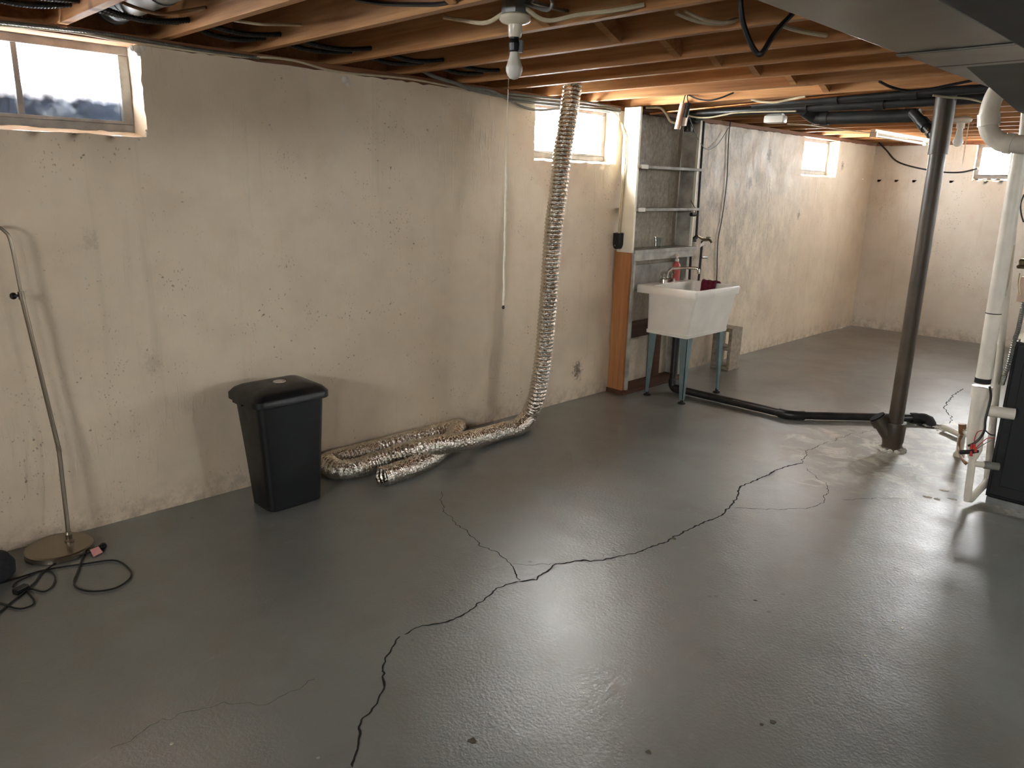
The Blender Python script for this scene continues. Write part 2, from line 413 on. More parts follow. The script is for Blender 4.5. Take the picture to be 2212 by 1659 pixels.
# ---------------------------------------------------------------- the shell
X1, Y0, Y1, HW, HJ, HS = 7.6, -2.4, 9.88, 2.2, 2.24, 2.475
WB, TH = 1.81, 0.2
LWIN = [(0.45, 1.354), (3.905, 4.812), (7.97, 8.84)]      # openings in the long wall
FWIN = [(1.10, 2.0), (4.6, 5.5)]                                        # in the far wall; the second is added unseen, for daylight
RWIN = [(3.9, 4.8), (7.4, 8.6)]                                        # added for daylight in the wall out of view
BWIN = [(2.5, 3.6), (5.0, 6.1)]  # rear wall openings, unseen, added to let in more daylight

def rough_panel(u0, u1, z0, z1, step):
    us = [u0+(u1-u0)*i/max(1, round((u1-u0)/step)) for i in range(max(1, round((u1-u0)/step))+1)]
    zs = [z0+(z1-z0)*i/max(1, round((z1-z0)/step)) for i in range(max(1, round((z1-z0)/step))+1)]
    return us, zs
def wall_geo(to, u0, u1, wins, step=0.05):
    """to(u, depth, z) -> point; depth 0 = room face, 1 = outside. Openings run from the sill to the wall top."""
    G = []
    cuts = [u0]
    for a, b in wins: cuts += [a, b]
    cuts.append(u1)
    def jit(u, d, z):
        p = to(u, d, z); q = p*9
        e = 0.0
        for a, b in wins:
            du = min(abs(u-a), abs(u-b))
            if z > WB-0.02 and du < 0.02: e = 1
            if abs(z-WB) < 0.02 and a-0.02 < u < b+0.02: e = 1
        if abs(z-HW) < 0.02: e = max(e, 0.7)
        if d > 0.5: e = 0
        a_ = 0.0018+0.008*e
        return p + Vector((noise.noise(q*3), noise.noise(q*3+Vector((31, 0, 0))), noise.noise(q*3+Vector((0, 47, 0)))))*a_
    def panel(fn, us, vs):
        V = [fn(a, b) for a in us for b in vs]; n = len(vs)
        F = [(i*n+j, (i+1)*n+j, (i+1)*n+j+1, i*n+j+1) for i in range(len(us)-1) for j in range(n-1)]
        G.append((V, F))
    marks = sorted(set(cuts))
    us = []
    for a, b in zip(marks, marks[1:]):
        s, _ = rough_panel(a, b, 0, 1, step); us += s if not us else s[1:]
    _, zl = rough_panel(0, 1, 0, WB, step); _, zt = rough_panel(0, 1, WB, HW, 0.03)
    for d in (0, 1): panel(lambda u, z: jit(u, d, z), us if d == 0 else [u0, u1], zl if d == 0 else [0, WB])
    for i in range(0, len(cuts), 2):
        a, b = cuts[i], cuts[i+1]
        s, _ = rough_panel(a, b, 0, 1, 0.04)
        for d in (0, 1): panel(lambda u, z: jit(u, d, z), s, zt)
        panel(lambda u, d: jit(u, d, HW), s, [0, 0.5, 1])
        for e in (a, b):
            if e not in (u0, u1): panel(lambda d, z: jit(e, d, z), [0, 0.12, 0.5, 1], zt)
    for a, b in wins:
        s, _ = rough_panel(a, b, 0, 1, 0.03)
        panel(lambda u, d: jit(u, d, WB) + Vector((0, 0, 0.03*min(1, d*1.3))), s, [0, 0.12, 0.5, 1])
    V, F = join(*G); return V, F
def fin_wall(name, geo, m, label):
    o = mk(name, geo, m, smooth=True, kind='structure'); o['label'] = label
    bm = bmesh.new(); bm.from_mesh(o.data); bmesh.ops.remove_doubles(bm, verts=bm.verts, dist=0.0005)
    bmesh.ops.recalc_face_normals(bm, faces=bm.faces); bm.to_mesh(o.data); bm.free()
    o.data.polygons.foreach_set('use_smooth', [True]*len(o.data.polygons))
    try: o.data.set_sharp_from_angle(angle=math.radians(38))
    except Exception: pass
    return o
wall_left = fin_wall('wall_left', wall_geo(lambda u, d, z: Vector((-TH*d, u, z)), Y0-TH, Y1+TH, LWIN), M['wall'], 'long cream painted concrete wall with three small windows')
wall_far = fin_wall('wall_far', wall_geo(lambda u, d, z: Vector((u, Y1+TH*d, z)), -0.1, X1+0.1, FWIN), M['wall_plain'], 'cream painted concrete end wall behind the pipes')
wall_right = fin_wall('wall_right', wall_geo(lambda u, d, z: Vector((X1+TH*d, u, z)), Y0-TH, Y1+TH, RWIN, 0.2), M['wall_plain'], 'cream concrete wall out of view to the right')
wall_back = fin_wall('wall_back', wall_geo(lambda u, d, z: Vector((u, Y0-TH*d, z)), -0.1, X1+0.1, BWIN, 0.2), M['wall_plain'], 'cream concrete wall behind the viewer')

floor = mk('floor', box(-TH, X1+TH, Y0-TH, Y1+TH, -0.12, 0.0), M['floor'], kind='structure', label='grey painted concrete basement floor with long cracks')

def seam(px, r, m):
    Pq = resample([wl(*p) for p in px], .015); Pq = [Vector((-r*.55+.4*r*noise.noise(p*23), p.y+.004*noise.noise(p*9), p.z)) for p in Pq]
    mk('form_seam', tube(Pq, [r*(.5+.9*abs(noise.noise(p*31))) for p in Pq], 6), M[m], wall_left, smooth=True)
seam([(737, 180), (741, 300), (747, 500), (752, 700), (757, 880)], .006, 'wall_plain')
seam([(1662, 300), (1664, 380), (1655, 560)], .006, 'wall_plain')
seam([(150, 300), (165, 420), (190, 700)], .004, 'wall_plain')
for (px, py, r) in ((745, 172, .022), (752, 182, .014), (296, 106, .02), (306, 104, .016), (287, 104, .014), (313, 103, .012), (300, 116, .012), (320, 290, .012), (318, 283, .009)):
    c = wl(px, py); mk('plaster_lump', lathe(Vector((-.006, c.y, c.z)), [(r, 0), (r*.9, r*.5), (r*.5, r*.75), (.002, r*.8)], 8, Vector((1, random.uniform(-.3, .3), random.uniform(-.3, .3)))), M['wall_plain'], wall_left, smooth=True)

# windows: frame, mullion, panes; daylight portals in each opening
def window(n, to, a, b, depth, label, mull=True, parent=None):
    """to(u, outward depth, z)"""
    def ubox(u0, u1, d0, d1, z0, z1):
        P = [to(u, d, z) for u in (u0, u1) for d in (d0, d1) for z in (z0, z1)]
        return P, box(0, 1, 0, 1, 0, 1)[1]
    z0, z1 = WB+0.022, HW+0.012; f = 0.045; dd = depth
    root = bpy.data.objects.new('window_%d' % n, None); COL.objects.link(root); root.location = to((a+b)/2, dd, z0)
    root['kind'] = 'structure'; root['label'] = label
    for nm, g in (('frame_top', ubox(a, b, dd, dd+0.05, z1-f, z1)), ('frame_bottom', ubox(a, b, dd, dd+0.05, z0, z0+f*0.8)),
                  ('frame_side', ubox(a, a+f, dd, dd+0.05, z0+f*0.8, z1-f)), ('frame_side', ubox(b-f, b, dd, dd+0.05, z0+f*0.8, z1-f))):
        mk(nm, g, M['frame'], root, bevel=0.004)
    m = (a+b)/2
    mk('mullion', ubox(m-0.012, m+0.012, dd+0.005, dd+0.045, z0+f*0.8, z1-f), M['frame'], root, bevel=0.003)
    mk('sash_ledge', ubox(a+f, b-f, dd-0.012, dd+0.03, z0+f*0.8, z0+f*0.8+0.014), M['frame'], root, bevel=0.003)
    for u0, u1 in ((a+f, m-0.012), (m+0.012, b-f)):
        mk('pane', ubox(u0, u1, dd+0.028, dd+0.032, z0+f*0.8, z1-f), M['pane_soiled'] if n == 1 else M['pane'], root)
    # a lintel plank over the opening keeps daylight out of the joist bays
    l = bpy.data.lights.new('window_daylight', 'AREA'); l.shape = 'RECTANGLE'; l.size = b-a; l.size_y = HW-WB
    l.cycles.is_portal = True
    lo = bpy.data.objects.new('daylight_portal', l); COL.objects.link(lo); lo.location = to(m, TH+0.01, (WB+HW)/2)
    inw = (to(m, 0, 2)-to(m, 1, 2)).normalized()
    lo.rotation_euler = inw.to_track_quat('-Z', 'Z').to_euler()
    return root
tl = lambda u, d, z: Vector((-d, u, z))
tf = lambda u, d, z: Vector((u, Y1+d, z))
tr_ = lambda u, d, z: Vector((X1+d, u, z))
tb = lambda u, d, z: Vector((u, Y0-d, z))
window(1, tl, *LWIN[0], 0.145, 'basement window at left edge of photo, dirty lower panes')
window(2, tl, *LWIN[1], 0.12, 'glaring basement window behind the foil hose')
window(3, tl, *LWIN[2], 0.12, 'small basement window near the far corner of the long wall')
window(4, tf, *FWIN[0], 0.05, 'basement window in the far wall beside the white pipes')
window(5, tf, *FWIN[1], 0.05, 'unseen window added for daylight in the far wall behind the furnace')
for i, q in enumerate(RWIN): window(6+i, tr_, *q, 0.12, 'basement window added for daylight in the right-hand wall, out of view')
for i, q in enumerate(BWIN): window(8+i, tb, *q, 0.12, 'basement window added for daylight in the rear wall, out of view')
# window well outside the near window
rings = []
V, F = [], []
nseg = 28
for i in range(nseg+1):
    a = math.pi*i/nseg
    rr = 0.62+0.006*math.sin(i*2.2)
    for j, (k, z) in enumerate(((rr, 1.6), (rr, 2.04+0.012*noise.noise(Vector((i*.7, 2, 0)))), (rr+0.09, 2.05+0.012*noise.noise(Vector((i*.7, 2, 0)))), (rr+0.09, 1.6))):
        V.append(Vector((-TH-0.004-k*0.72*math.sin(a), 0.9-k*math.cos(a), z)))
for i in range(nseg):
    for j in range(3): F.append((i*4+j, i*4+j+1, (i+1)*4+j+1, (i+1)*4+j))
mk('window_well', (V, F), M['concrete'], kind='structure', label='pale window well seen through the near window')

mk('deck', join(*[box(-1.5, -TH-.01, -0.3+.15*k, -0.3+.15*k+.14, 2.62, 2.66) for k in range(16)]), M['dark_wood'], kind='structure', label='unseen boards added outside to block steep daylight at the near window')  # unseen overhang, added to keep steep sky light off the floor

# ceiling: subfloor, rim joists, sill plates, joists, bridging
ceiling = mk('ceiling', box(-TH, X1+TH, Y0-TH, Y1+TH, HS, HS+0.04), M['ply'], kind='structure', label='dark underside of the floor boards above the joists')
mk('rim_joist', box(-TH, -TH+0.04, Y0-TH, Y1+TH, HJ, HS), M['joist'], ceiling)
mk('rim_joist', box(X1+TH-0.04, X1+TH, Y0-TH, Y1+TH, HJ, HS), M['joist'], ceiling)
mk('sill_plate', box(-TH, -0.012, Y0-TH, Y1+TH, HW+0.004, HJ), M['sill'], ceiling, bevel=0.003)
mk('sill_plate', box(X1+0.01, X1+TH, Y0-TH, Y1+TH, HW+0.004, HJ), M['sill'], ceiling)
mk('sill_plate', box(0, X1, Y1+0.01, Y1+TH, HW+0.004, HJ), M['sill'], ceiling)
mk('sill_plate', box(0, X1, Y0-TH, Y0-0.01, HW+0.004, HJ), M['sill'], ceiling)
mk('end_joist', box(-TH+0.04, X1+TH-0.04, Y1+0.03, Y1+0.07, HJ, HS), M['joist'], ceiling)
mk('end_joist', box(-TH+0.04, X1+TH-0.04, Y0-0.07, Y0-0.03, HJ, HS), M['joist'], ceiling)
JY = [1.055, 1.48, 1.895, 2.37, 2.82, 3.28, 3.65, 4.05, 4.48, 4.93]
y = 1.055-0.43
while y > Y0: JY.insert(0, y); y -= 0.43
y = 4.93+0.43
while y < Y1-0.1: JY.append(y); y += 0.43
for y in JY:
    j = mk('joist', box(-TH+0.04, X1+TH-0.04, y-0.019, y+0.019, HJ+random.uniform(-.003, .003), HS), M['joist'], ceiling, bevel=0.002)
for a, b in zip(JY, JY[1:]):
    if a < 0.9: continue
    for xb in (1.55, 4.9):
        for s in (0, 1):
            p0 = Vector((xb+0.045*s, a+0.02, HJ+0.03 if s else HS-0.03)); p1 = Vector((xb+0.045*s, b-0.02, HS-0.03 if s else HJ+0.03))
            d = (p1-p0).normalized(); n_ = d.cross(Vector((1, 0, 0)))
            mk('bridging', obox((p0+p1)/2, d, Vector((1, 0, 0)), n_, (p1-p0).length, 0.038, 0.06), M['joist'], ceiling)

# cracks: narrow dark grooves with chipped lips
def jag(P, amp, step=0.01):
    Q = resample([Vector(p) for p in P], step); out = []
    for i, p in enumerate(Q):
        k = Vector((noise.noise(p*13), noise.noise(p*13+Vector((9, 9, 9))), 0))+0.7*Vector((noise.noise(p*37), noise.noise(p*37+Vector((5, 5, 5))), 0))
        out.append(p+k*amp*(1 if 0 < i < len(Q)-1 else 0.3))
    return out
def crack(px, w0, w1, amp=0.02):
    P = jag([fl(*p) for p in px], amp); n = len(P); V, F = [], []
    for i, p in enumerate(P):
        d = (P[min(i+1, n-1)]-P[max(i-1, 0)]); s = Vector((-d.y, d.x, 0)).normalized()
        t = i/(n-1); w_ = (w0+(w1-w0)*t)*(0.55+0.9*abs(noise.noise(p*17)))*0.5
        if i in (0, n-1): w_ *= 0.1
        V += [p+s*w_+Vector((0, 0, 0.0012)), p-s*w_+Vector((0, 0, 0.0012))]
    for i in range(n-1): F.append((2*i, 2*i+1, 2*i+3, 2*i+2))
    mk('crack', (V, F), M['dark'], floor)
crack([(762, 1659), (770, 1600), (782, 1560), (815, 1520), (832, 1480), (826, 1440), (843, 1405), (862, 1375)], .010, .008, .012)
crack([(872, 1372), (905, 1357), (950, 1346), (1000, 1332), (1030, 1303), (1075, 1270), (1120, 1256)], .007, .010, .012)
crack([(1120, 1256), (1160, 1252), (1200, 1218), (1250, 1213), (1300, 1210), (1370, 1195), (1440, 1170), (1456, 1160), (1500, 1138), (1560, 1112), (1590, 1080), (1600, 1050), (1650, 1030), (1690, 1010), (1735, 1000)], .010, .012, .014)
crack([(1735, 1000), (1742, 975), (1790, 955), (1840, 938), (1890, 930)], .007, .003)
crack([(1120, 1254), (1110, 1225), (1080, 1195), (1040, 1180), (1000, 1140), (960, 1110), (950, 1080), (952, 1062)], .006, .003)
crack([(1585, 1097), (1650, 1100), (1720, 1100), (1762, 1095), (1780, 1085), (1778, 1072), (1792, 1062), (1788, 1045), (1760, 1028), (1745, 1012)], .006, .003)
crack([(1200, 1218), (1150, 1222), (1105, 1220)], .003, .002)
crack([(1820, 1080), (1880, 1076), (1960, 1078)], .004, .003)
crack([(2080, 840), (2060, 853), (2050, 868), (2037, 880), (2050, 895), (2057, 907), (2050, 915)], .012, .008)
crack([(680, 1465), (620, 1500), (560, 1520), (490, 1520), (400, 1540), (330, 1570), (240, 1620)], .002, .002)
def spot(px, py, r, m='dark', asp=1.0):
    c = fl(px, py); ring = []
    n = 9
    for k in range(n):
        a = 2*math.pi*k/n; q = r*random.uniform(0.6, 1.15); ring.append(c+Vector((math.cos(a)*q*asp, math.sin(a)*q, 0)))
    V = [p+Vector((0, 0, 0.0004)) for p in ring]+[c+(p-c)*0.8+Vector((0, 0, 0.0016)) for p in ring]
    F = [(k, (k+1) % n, n+(k+1) % n, n+k) for k in range(n)]+[tuple(range(n, 2*n))]
    mk('chip', (V, F), M[m], floor)
for q in ((1020, 1600, .016), (1670, 1560, .012), (1645, 1565, .007), (1400, 1625, .012), (1455, 1163, .016), (1632, 1297, .008)): spot(*q, m='chip_brown')
for q in ((1930, 1342, .008), (1948, 1357, .007), (1868, 1417, .008), (372, 1606, .008), (688, 1637, .006), (2125, 1290, .006)): spot(*q, m='grit')
for q in ((2005, 1074, .02), (2024, 1078, .016), (2056, 1078, .02), (2040, 1060, .02)): spot(*q, m='grit', asp=1.4)

# ---------------------------------------------------------------- utility sink
SX0, SX1, SY0, SY1, SZ = 0.165, 0.722, 4.955, 5.6, 0.90
sink = thing('utility_sink', 'white freestanding utility sink on blue-grey legs', 'sink', (0.45, 5.28, 0))
def tubring(t):
    z = SZ-0.06-(SZ-0.06-0.525)*t
    return (0.275+0.0*t, 0.705-0.06*t, SY0+0.012+0.02*t, SY1-0.012-0.02*t, z)
outer = [rrect(*tubring(t)[:4], tubring(t)[4], 0.02, 3) for t in (0, 1)]
inner = [rrect(0.295, 0.70, SY0+0.035, SY1-0.035, SZ-0.001, 0.03, 3), rrect(0.31, 0.625, SY0+0.06, SY1-0.06, 0.56, 0.04, 3)]
def shell(outer_rings, inner_rings):
    rings = outer_rings+inner_rings
    n = len(rings[0]); V = [p for r in rings for p in r]; F = []
    for i in range(len(rings)-1):
        for k in range(n): F.append((i*n+k, i*n+(k+1) % n, (i+1)*n+(k+1) % n, (i+1)*n+k))
    F.append(tuple(range(n-1, -1, -1))); F.append(tuple((len(rings)-1)*n+k for k in range(n)))
    return V, F
rim_o = [rrect(0.265, 0.65, SY0+0.022, SY1-0.022, 0.525, 0.02, 3), rrect(0.265, 0.655, SY0+0.022, SY1-0.022, 0.55, 0.02, 3),
         rrect(0.272, 0.652, SY0+0.028, SY1-0.028, 0.553, 0.02, 3), rrect(0.272, 0.702, SY0+0.014, SY1-0.014, 0.836, 0.02, 3)]
mk('tub', shell(rim_o, [rrect(0.272, 0.702, SY0+0.014, SY1-0.014, 0.86, 0.02, 3), inner[0], inner[1]]), M['sink'], sink, smooth=True)
# rim with the faucet deck at the back: a frame around the bowl opening
ro = [rrect(SX0, SX1-0.004, SY0, SY1, SZ-0.062, 0.015, 3), rrect(SX0, SX1, SY0-0.003, SY1+0.003, SZ-0.01, 0.018, 3), rrect(SX0+0.006, SX1-0.006, SY0+0.004, SY1-0.004, SZ, 0.018, 3)]
ri = [rrect(0.297, 0.70, SY0+0.034, SY1-0.034, SZ, 0.03, 3), rrect(0.297, 0.695, SY0+0.036, SY1-0.036, SZ-0.06, 0.03, 3)]
rings = ro+ri; n = len(rings[0]); V = [p for r in rings for p in r]; F = []
for i in range(len(rings)):
    i2 = (i+1) % len(rings)
    for k in range(n): F.append((i*n+k, i*n+(k+1) % n, i2*n+(k+1) % n, i2*n+k))
mk('rim', (V, F), M['sink'], sink, smooth=True)
def leg(x, y, sx, sy):
    top, bot = 0.526, 0.03; wt, wb = 0.072, 0.03
    G = []
    for (dx, dy) in ((sx, 0), (0, sy)):
        V = []
        tk = 0.004
        for z, wd in ((top, wt), (bot, wb)):
            ox, oy = x, y
            for a, b in ((0, 0), (1, 0), (1, 1), (0, 1)):
                if dx: V.append(Vector((ox-dx*a*wd, oy-sy*b*tk, z)))
                else: V.append(Vector((ox-sx*b*tk, oy-dy*a*wd, z)))
        G.append((V, [(0, 1, 2, 3), (4, 7, 6, 5), (0, 4, 5, 1), (1, 5, 6, 2), (2, 6, 7, 3), (3, 7, 4, 0)]))
    l = mk('leg', join(*G), M['leg'], sink)
    cx, cy = x-sx*0.014, y-sy*0.014
    mk('foot', lathe((cx, cy, 0), [(0.03, 0), (0.03, 0.008), (0.012, 0.014), (0.012, 0.034)], 8), M['rubber'], l)
for x, y, sx, sy in ((0.285, 5.0, -1, -1), (0.645, 5.0, 1, -1), (0.645, 5.55, 1, 1), (0.285, 5.55, -1, 1)): leg(x, y, sx, sy)
# faucet on the deck
fc = Vector((0.235, 5.28, SZ))
fau = thing('faucet', 'chrome two-handle faucet on the sink deck', 'faucet', fc)
mk('base_plate', shell([rrect(fc.x-0.028, fc.x+0.028, fc.y-0.085, fc.y+0.085, SZ, 0.02, 4), rrect(fc.x-0.026, fc.x+0.026, fc.y-0.083, fc.y+0.083, SZ+0.028, 0.02, 4)], [rrect(fc.x-0.02, fc.x+0.02, fc.y-0.077, fc.y+0.077, SZ+0.034, 0.018, 4)]), M['chrome'], fau, smooth=True)
for s in (-1, 1):
    h = mk('handle', lathe(fc+Vector((0, s*0.055, 0.03)), [(0.014, 0), (0.011, 0.018), (0.024, 0.026), (0.028, 0.04), (0.024, 0.055), (0.014, 0.06)], 8), M['clear'], fau)
    mk('stem', lathe(fc+Vector((0, s*0.055, 0.028)), [(0.009, 0), (0.009, 0.05)], 8), M['chrome'], h)
mk('spout', tube([fc+Vector((0, 0, 0.03)), fc+Vector((0, 0, 0.075)), fc+Vector((0.02, 0.006, 0.105)), fc+Vector((0.06, 0.02, 0.118)), fc+Vector((0.2, 0.08, 0.128)), fc+Vector((0.225, 0.09, 0.115)), fc+Vector((0.23, 0.092, 0.085))], 0.0115, 10, sm=4), M['chrome'], fau, smooth=True)
# soap bottle on the deck
sb = Vector((0.2, 5.45, SZ))
soap = thing('soap_bottle', 'pump bottle of pink soap standing on the sink deck', 'bottle', sb)
mk('bottle', lathe(sb, [(0.03, 0), (0.034, 0.006), (0.034, 0.11), (0.03, 0.135), (0.016, 0.15), (0.014, 0.16)], 16), M['soap'], soap, smooth=True)
mk('collar', lathe(sb+Vector((0, 0, 0.158)), [(0.017, 0), (0.017, 0.02), (0.008, 0.024), (0.007, 0.045)], 12), M['white_plastic'], soap, smooth=True)
mk('pump_head', join(lathe(sb+Vector((0, 0, 0.2)), [(0.014, 0), (0.016, 0.012), (0.012, 0.018)], 12), tube([sb+Vector((0, 0, .21)), sb+Vector((.03, -.02, .208)), sb+Vector((.042, -.028, .2))], .0055, 6)), M['white_plastic'], soap, smooth=True)
# small clear tumbler beside the bottle
tb_ = Vector((0.205, 5.545, SZ))
mk('tumbler', lathe(tb_, [(0.02, 0), (0.026, 0.07), (0.024, 0.07), (0.019, 0.004)], 14), M['clear'], loc=tb_, smooth=True, label='small clear tumbler beside the soap bottle on the sink deck', category='cup')
# maroon rag over the near... far-side rim
def rag():
    V, F = [], []; nu, nv = 14, 16
    path = [Vector((0.0, 0.045, -0.075)), Vector((0.0, 0.028, -0.02)), Vector((0, 0.012, 0.008)), Vector((0, -0.02, 0.01)), Vector((0, -0.045, -0.004)), Vector((0, -0.055, -0.06)), Vector((0.0, -0.065, -0.12))]
    Pp = resample(smoothpath(path, 6), 0.02)
    c = Vector((0.47, SY1-0.022, SZ))
    for side in (0, 1):
        for i, p in enumerate(Pp):
            for j in range(nv+1):
                u = j/nv-0.5
                q = c+Vector((u*0.14*(1+0.12*math.sin(i*0.5)), p.y, p.z))
                q.y -= 0.009*math.sin(j*1.3+i*0.25)*(1 if i > len(Pp)/2 else .4)
                q.z += 0.012*noise.noise(Vector((j*.4, i*.3, 3)))+0.006
                q.z += -0.02*abs(u) if i in (0, len(Pp)-1) else 0
                q += Vector((0, -0.004, 0.004))*side
                V.append(q)
    n1 = len(Pp); m1 = nv+1
    for s in (0, 1):
        o = s*n1*m1
        for i in range(n1-1):
            for j in range(nv): F.append((o+i*m1+j, o+(i+1)*m1+j, o+(i+1)*m1+j+1, o+i*m1+j+1))
    o = n1*m1
    for i in range(n1-1):
        for j in (0, nv): F.append((i*m1+j, (i+1)*m1+j, o+(i+1)*m1+j, o+i*m1+j))
    for j in range(nv):
        for i in (0, n1-1): F.append((i*m1+j, i*m1+j+1, o+i*m1+j+1, o+i*m1+j))
    return V, F
mk('rag', rag(), M['rag'], loc=(0.47, SY1, SZ), smooth=True, label='maroon cloth rag draped over the sink rim', category='rag')

# sink drain: tailpiece, elbow, long run on the floor, clogged elbow at the floor drain
dp = thing('drain_pipe', 'black drain pipe running from the sink across the floor', 'pipe', (0.36, 5.24, 0))
P0 = Vector((0.37, 5.26, 0.5))
fp = [fl(1700, 895, .035), fl(1722, 897, .035), fl(1900, 901, .035), fl(1985, 903, .035)]
mk('tailpiece', tube([Vector((.37, 5.27, .56)), Vector((.37, 5.27, .09))], .03, 14), M['black_pipe'], dp, smooth=True)
mk('elbow', tube([Vector((.37, 5.27, .11)), Vector((.375, 5.27, .06)), Vector((.40, 5.265, .037)), Vector((.46, 5.26, .036))], .036, 14, sm=5), M['black_pipe'], dp, smooth=True)
mk('floor_run', tube([Vector((.44, 5.26, .036)), fp[0]], .03, 14), M['black_pipe'], dp, smooth=True)
mk('coupling', tube([fp[0]-Vector((.06, 0, 0)), fp[0], fp[1], fp[1]+(fp[2]-fp[1]).normalized()*.05], .036, 14, sm=3), M['black_pipe'], dp, smooth=True)
mk('floor_run', tube([fp[1], fp[2], fp[3]], .03, 14), M['black_pipe'], dp, smooth=True)
e = fp[3]
mk('elbow', tube([e-(fp[3]-fp[2]).normalized()*.06, e, e+Vector((.05, .02, -.004)), e+Vector((.085, .0, -.03)), e+Vector((.09, -.03, -.07))], .038, 14, sm=4, rf=lambda i, a: 1+0.16*noise.noise(Vector((i*.7, math.cos(a)*2, math.sin(a)*2)))), M['rubber'], dp, smooth=True)
dc = e+Vector((.06, -.02, 0)); dc.z = 0
G = []
for i in range(70):
    a = random.uniform(0, 6.28); r = random.uniform(0.0, .19)**1; c = dc+Vector((math.cos(a)*r*1.5+.06, math.sin(a)*r*.6, random.uniform(.002, .006)))
    s = random.uniform(.006, .02); G.append(lathe(c-Vector((0, 0, c.z)), [(s, 0), (s*.8, s*.3), (s*.3, s*.45)], 5))
mk('floor_drain_rubble', join(*G), M['grit'], loc=dc, kind='stuff', label='pale crumbled mortar around the floor drain hole', category='rubble')
hole = mk('floor_drain_rim', lathe(dc+Vector((.02, 0, 0)), [(.075, .0005), (.072, .004), (.05, .004), (.045, .001)], 14), M['dark'], loc=dc, label='dark floor drain hole under the black pipe elbow', category='drain')

# cinder block on end by the wall
cb = Vector((0.225, 6.40, 0))
def cinder():
    x0, x1, y0, y1, H = 0.10, 0.30, 6.31, 6.5, 0.40
    parts = []
    parts.append(box(x0, x0+.035, y0, y1, 0, H)); parts.append(box(x1-.035, x1, y0, y1, 0, H))
    for z0, z1 in ((0, .035), (.185, .215), (H-.035, H)): parts.append(box(x0+.03, x1-.03, y0+.002, y1-.002, z0, z1))
    return parts
blk = thing('concrete_block', 'concrete block standing on end behind the sink', 'block', cb)
for g, nm in zip(cinder(), ('face_shell', 'face_shell', 'web', 'web', 'web')): mk(nm, g, M['block'], blk, bevel=0.006)

# ---------------------------------------------------------------- open shelf unit behind the sink
UY0, UY1, UX = 4.85, 5.72, 0.175
zt = 1.15
sh = thing('shelf_unit', 'narrow open shelf unit of old painted boards behind the sink', 'shelf', (0.09, 5.28, 0))
mk('side_post', box(0.012, UX-.012, UY0, UY0+.04, 0.035, zt+.005), M['stud'], sh, bevel=.002)
mk('side_panel', box(0.03, UX+.004, UY0-.004, UY0+.02, zt, 2.225), M['stud_white'], sh, bevel=.002)
mk('base_plate', box(0.008, UX+.006, UY0-.01, UY1, 0.0, 0.037), M['dark_wood'], sh, bevel=.002)
mk('side_panel', box(0.01, UX-.03, UY1-.03, UY1, 0.037, 2.2), M['old_paint'], sh, bevel=.002)
for z, th_, fx in ((1.81, .022, UX+.02), (1.49, .022, UX+.018), (1.17, .028, UX+.02)):
    s_ = mk('shelf', box(0.01, fx, UY0+.02, UY1+.03, z-th_, z), M['old_paint'], sh, bevel=.002)
    if z > 1.3: mk('price_tag', box(fx, fx+.002, UY0+.03, UY0+.115, z-th_-.004, z+.004), M['white_plastic'], s_)
mk('shelf_apron', box(UX-.01, UX+.012, UY0+.02, UY1, 1.085, 1.142), M['old_paint'], sh, bevel=.002)
mk('edge_strip', box(UX-.008, UX+.014, UY0+.02, UY0+.045, .04, 1.085), M['old_paint'], sh, bevel=.002)
mk('edge_strip', box(UX-.03, UX-.008, UY1-.028, UY1-.004, 1.17, 2.19), M['stud_white'], sh, bevel=.002)
mk('cross_board', box(.012, .03, UY0+.04, UY1-.03, .42, .56), M['dark_wood'], sh, bevel=.002)
mk('cross_board', box(.012, .03, UY0+.04, UY1-.03, .83, 1.03), M['old_paint'], sh, bevel=.002)
mk('back_post', box(.012, .05, 5.43, 5.53, .037, .82), M['dark_wood'], sh, bevel=.002)
cup = Vector((0.1, 5.33, 1.17))
cp = yp(1423, 531, 5.3)
mk('plastic_cup', lathe(Vector((.12, 5.28, 1.17)), [(0.031, 0), (0.04, 0.085), (0.038, 0.085), (0.029, 0.004)], 18), M['clear'], loc=(.12, 5.28, 1.17), smooth=True, label='clear ribbed plastic cup on the lowest shelf above the sink', category='cup')
# outlet box and its cable on the side of the shelf
ob = yp(1336, 520, 4.83)
jb = thing('outlet_box', 'black outlet box on the side of the shelf unit', 'outlet', (ob.x, 4.83, 1.2))
zc = ob.z
V = []
prof = [(-.036, .062), (.036, .062), (.036, -.03), (.025, -.058), (.01, -.066), (-.01, -.066), (-.025, -.058), (-.036, -.03)]
V = [Vector((ob.x+a, UY0-.004, zc+b)) for a, b in prof]+[Vector((ob.x+a*.92, UY0-.05, zc+b*.95)) for a, b in prof]
n = 8
mk('housing', (V, [tuple(range(n)), tuple(range(2*n-1, n-1, -1))]+[(k, (k+1) % n, n+(k+1) % n, n+k) for k in range(n)]), M['black_plastic'], jb, bevel=.003)
mk('screw', lathe((ob.x-.008, UY0-.05, zc-.035), [(.004, 0), (.004, .002)], 8, Vector((0, -1, 0))), M['chrome'], jb)
cpts = [wl(1308, 234, .03), wl(1322, 240, .05), yp(1338, 258, 4.83), yp(1349, 290, 4.832), yp(1351, 330, 4.832), yp(1346, 400, 4.832), yp(1340, 470, 4.832), yp(1337, 506, 4.82)]
mk('outlet_cable', tube(cpts, .009, 8, sm=6), M['romex'], loc=cpts[0], smooth=True, label='white cable curving from the ceiling down to the outlet box', category='cable')

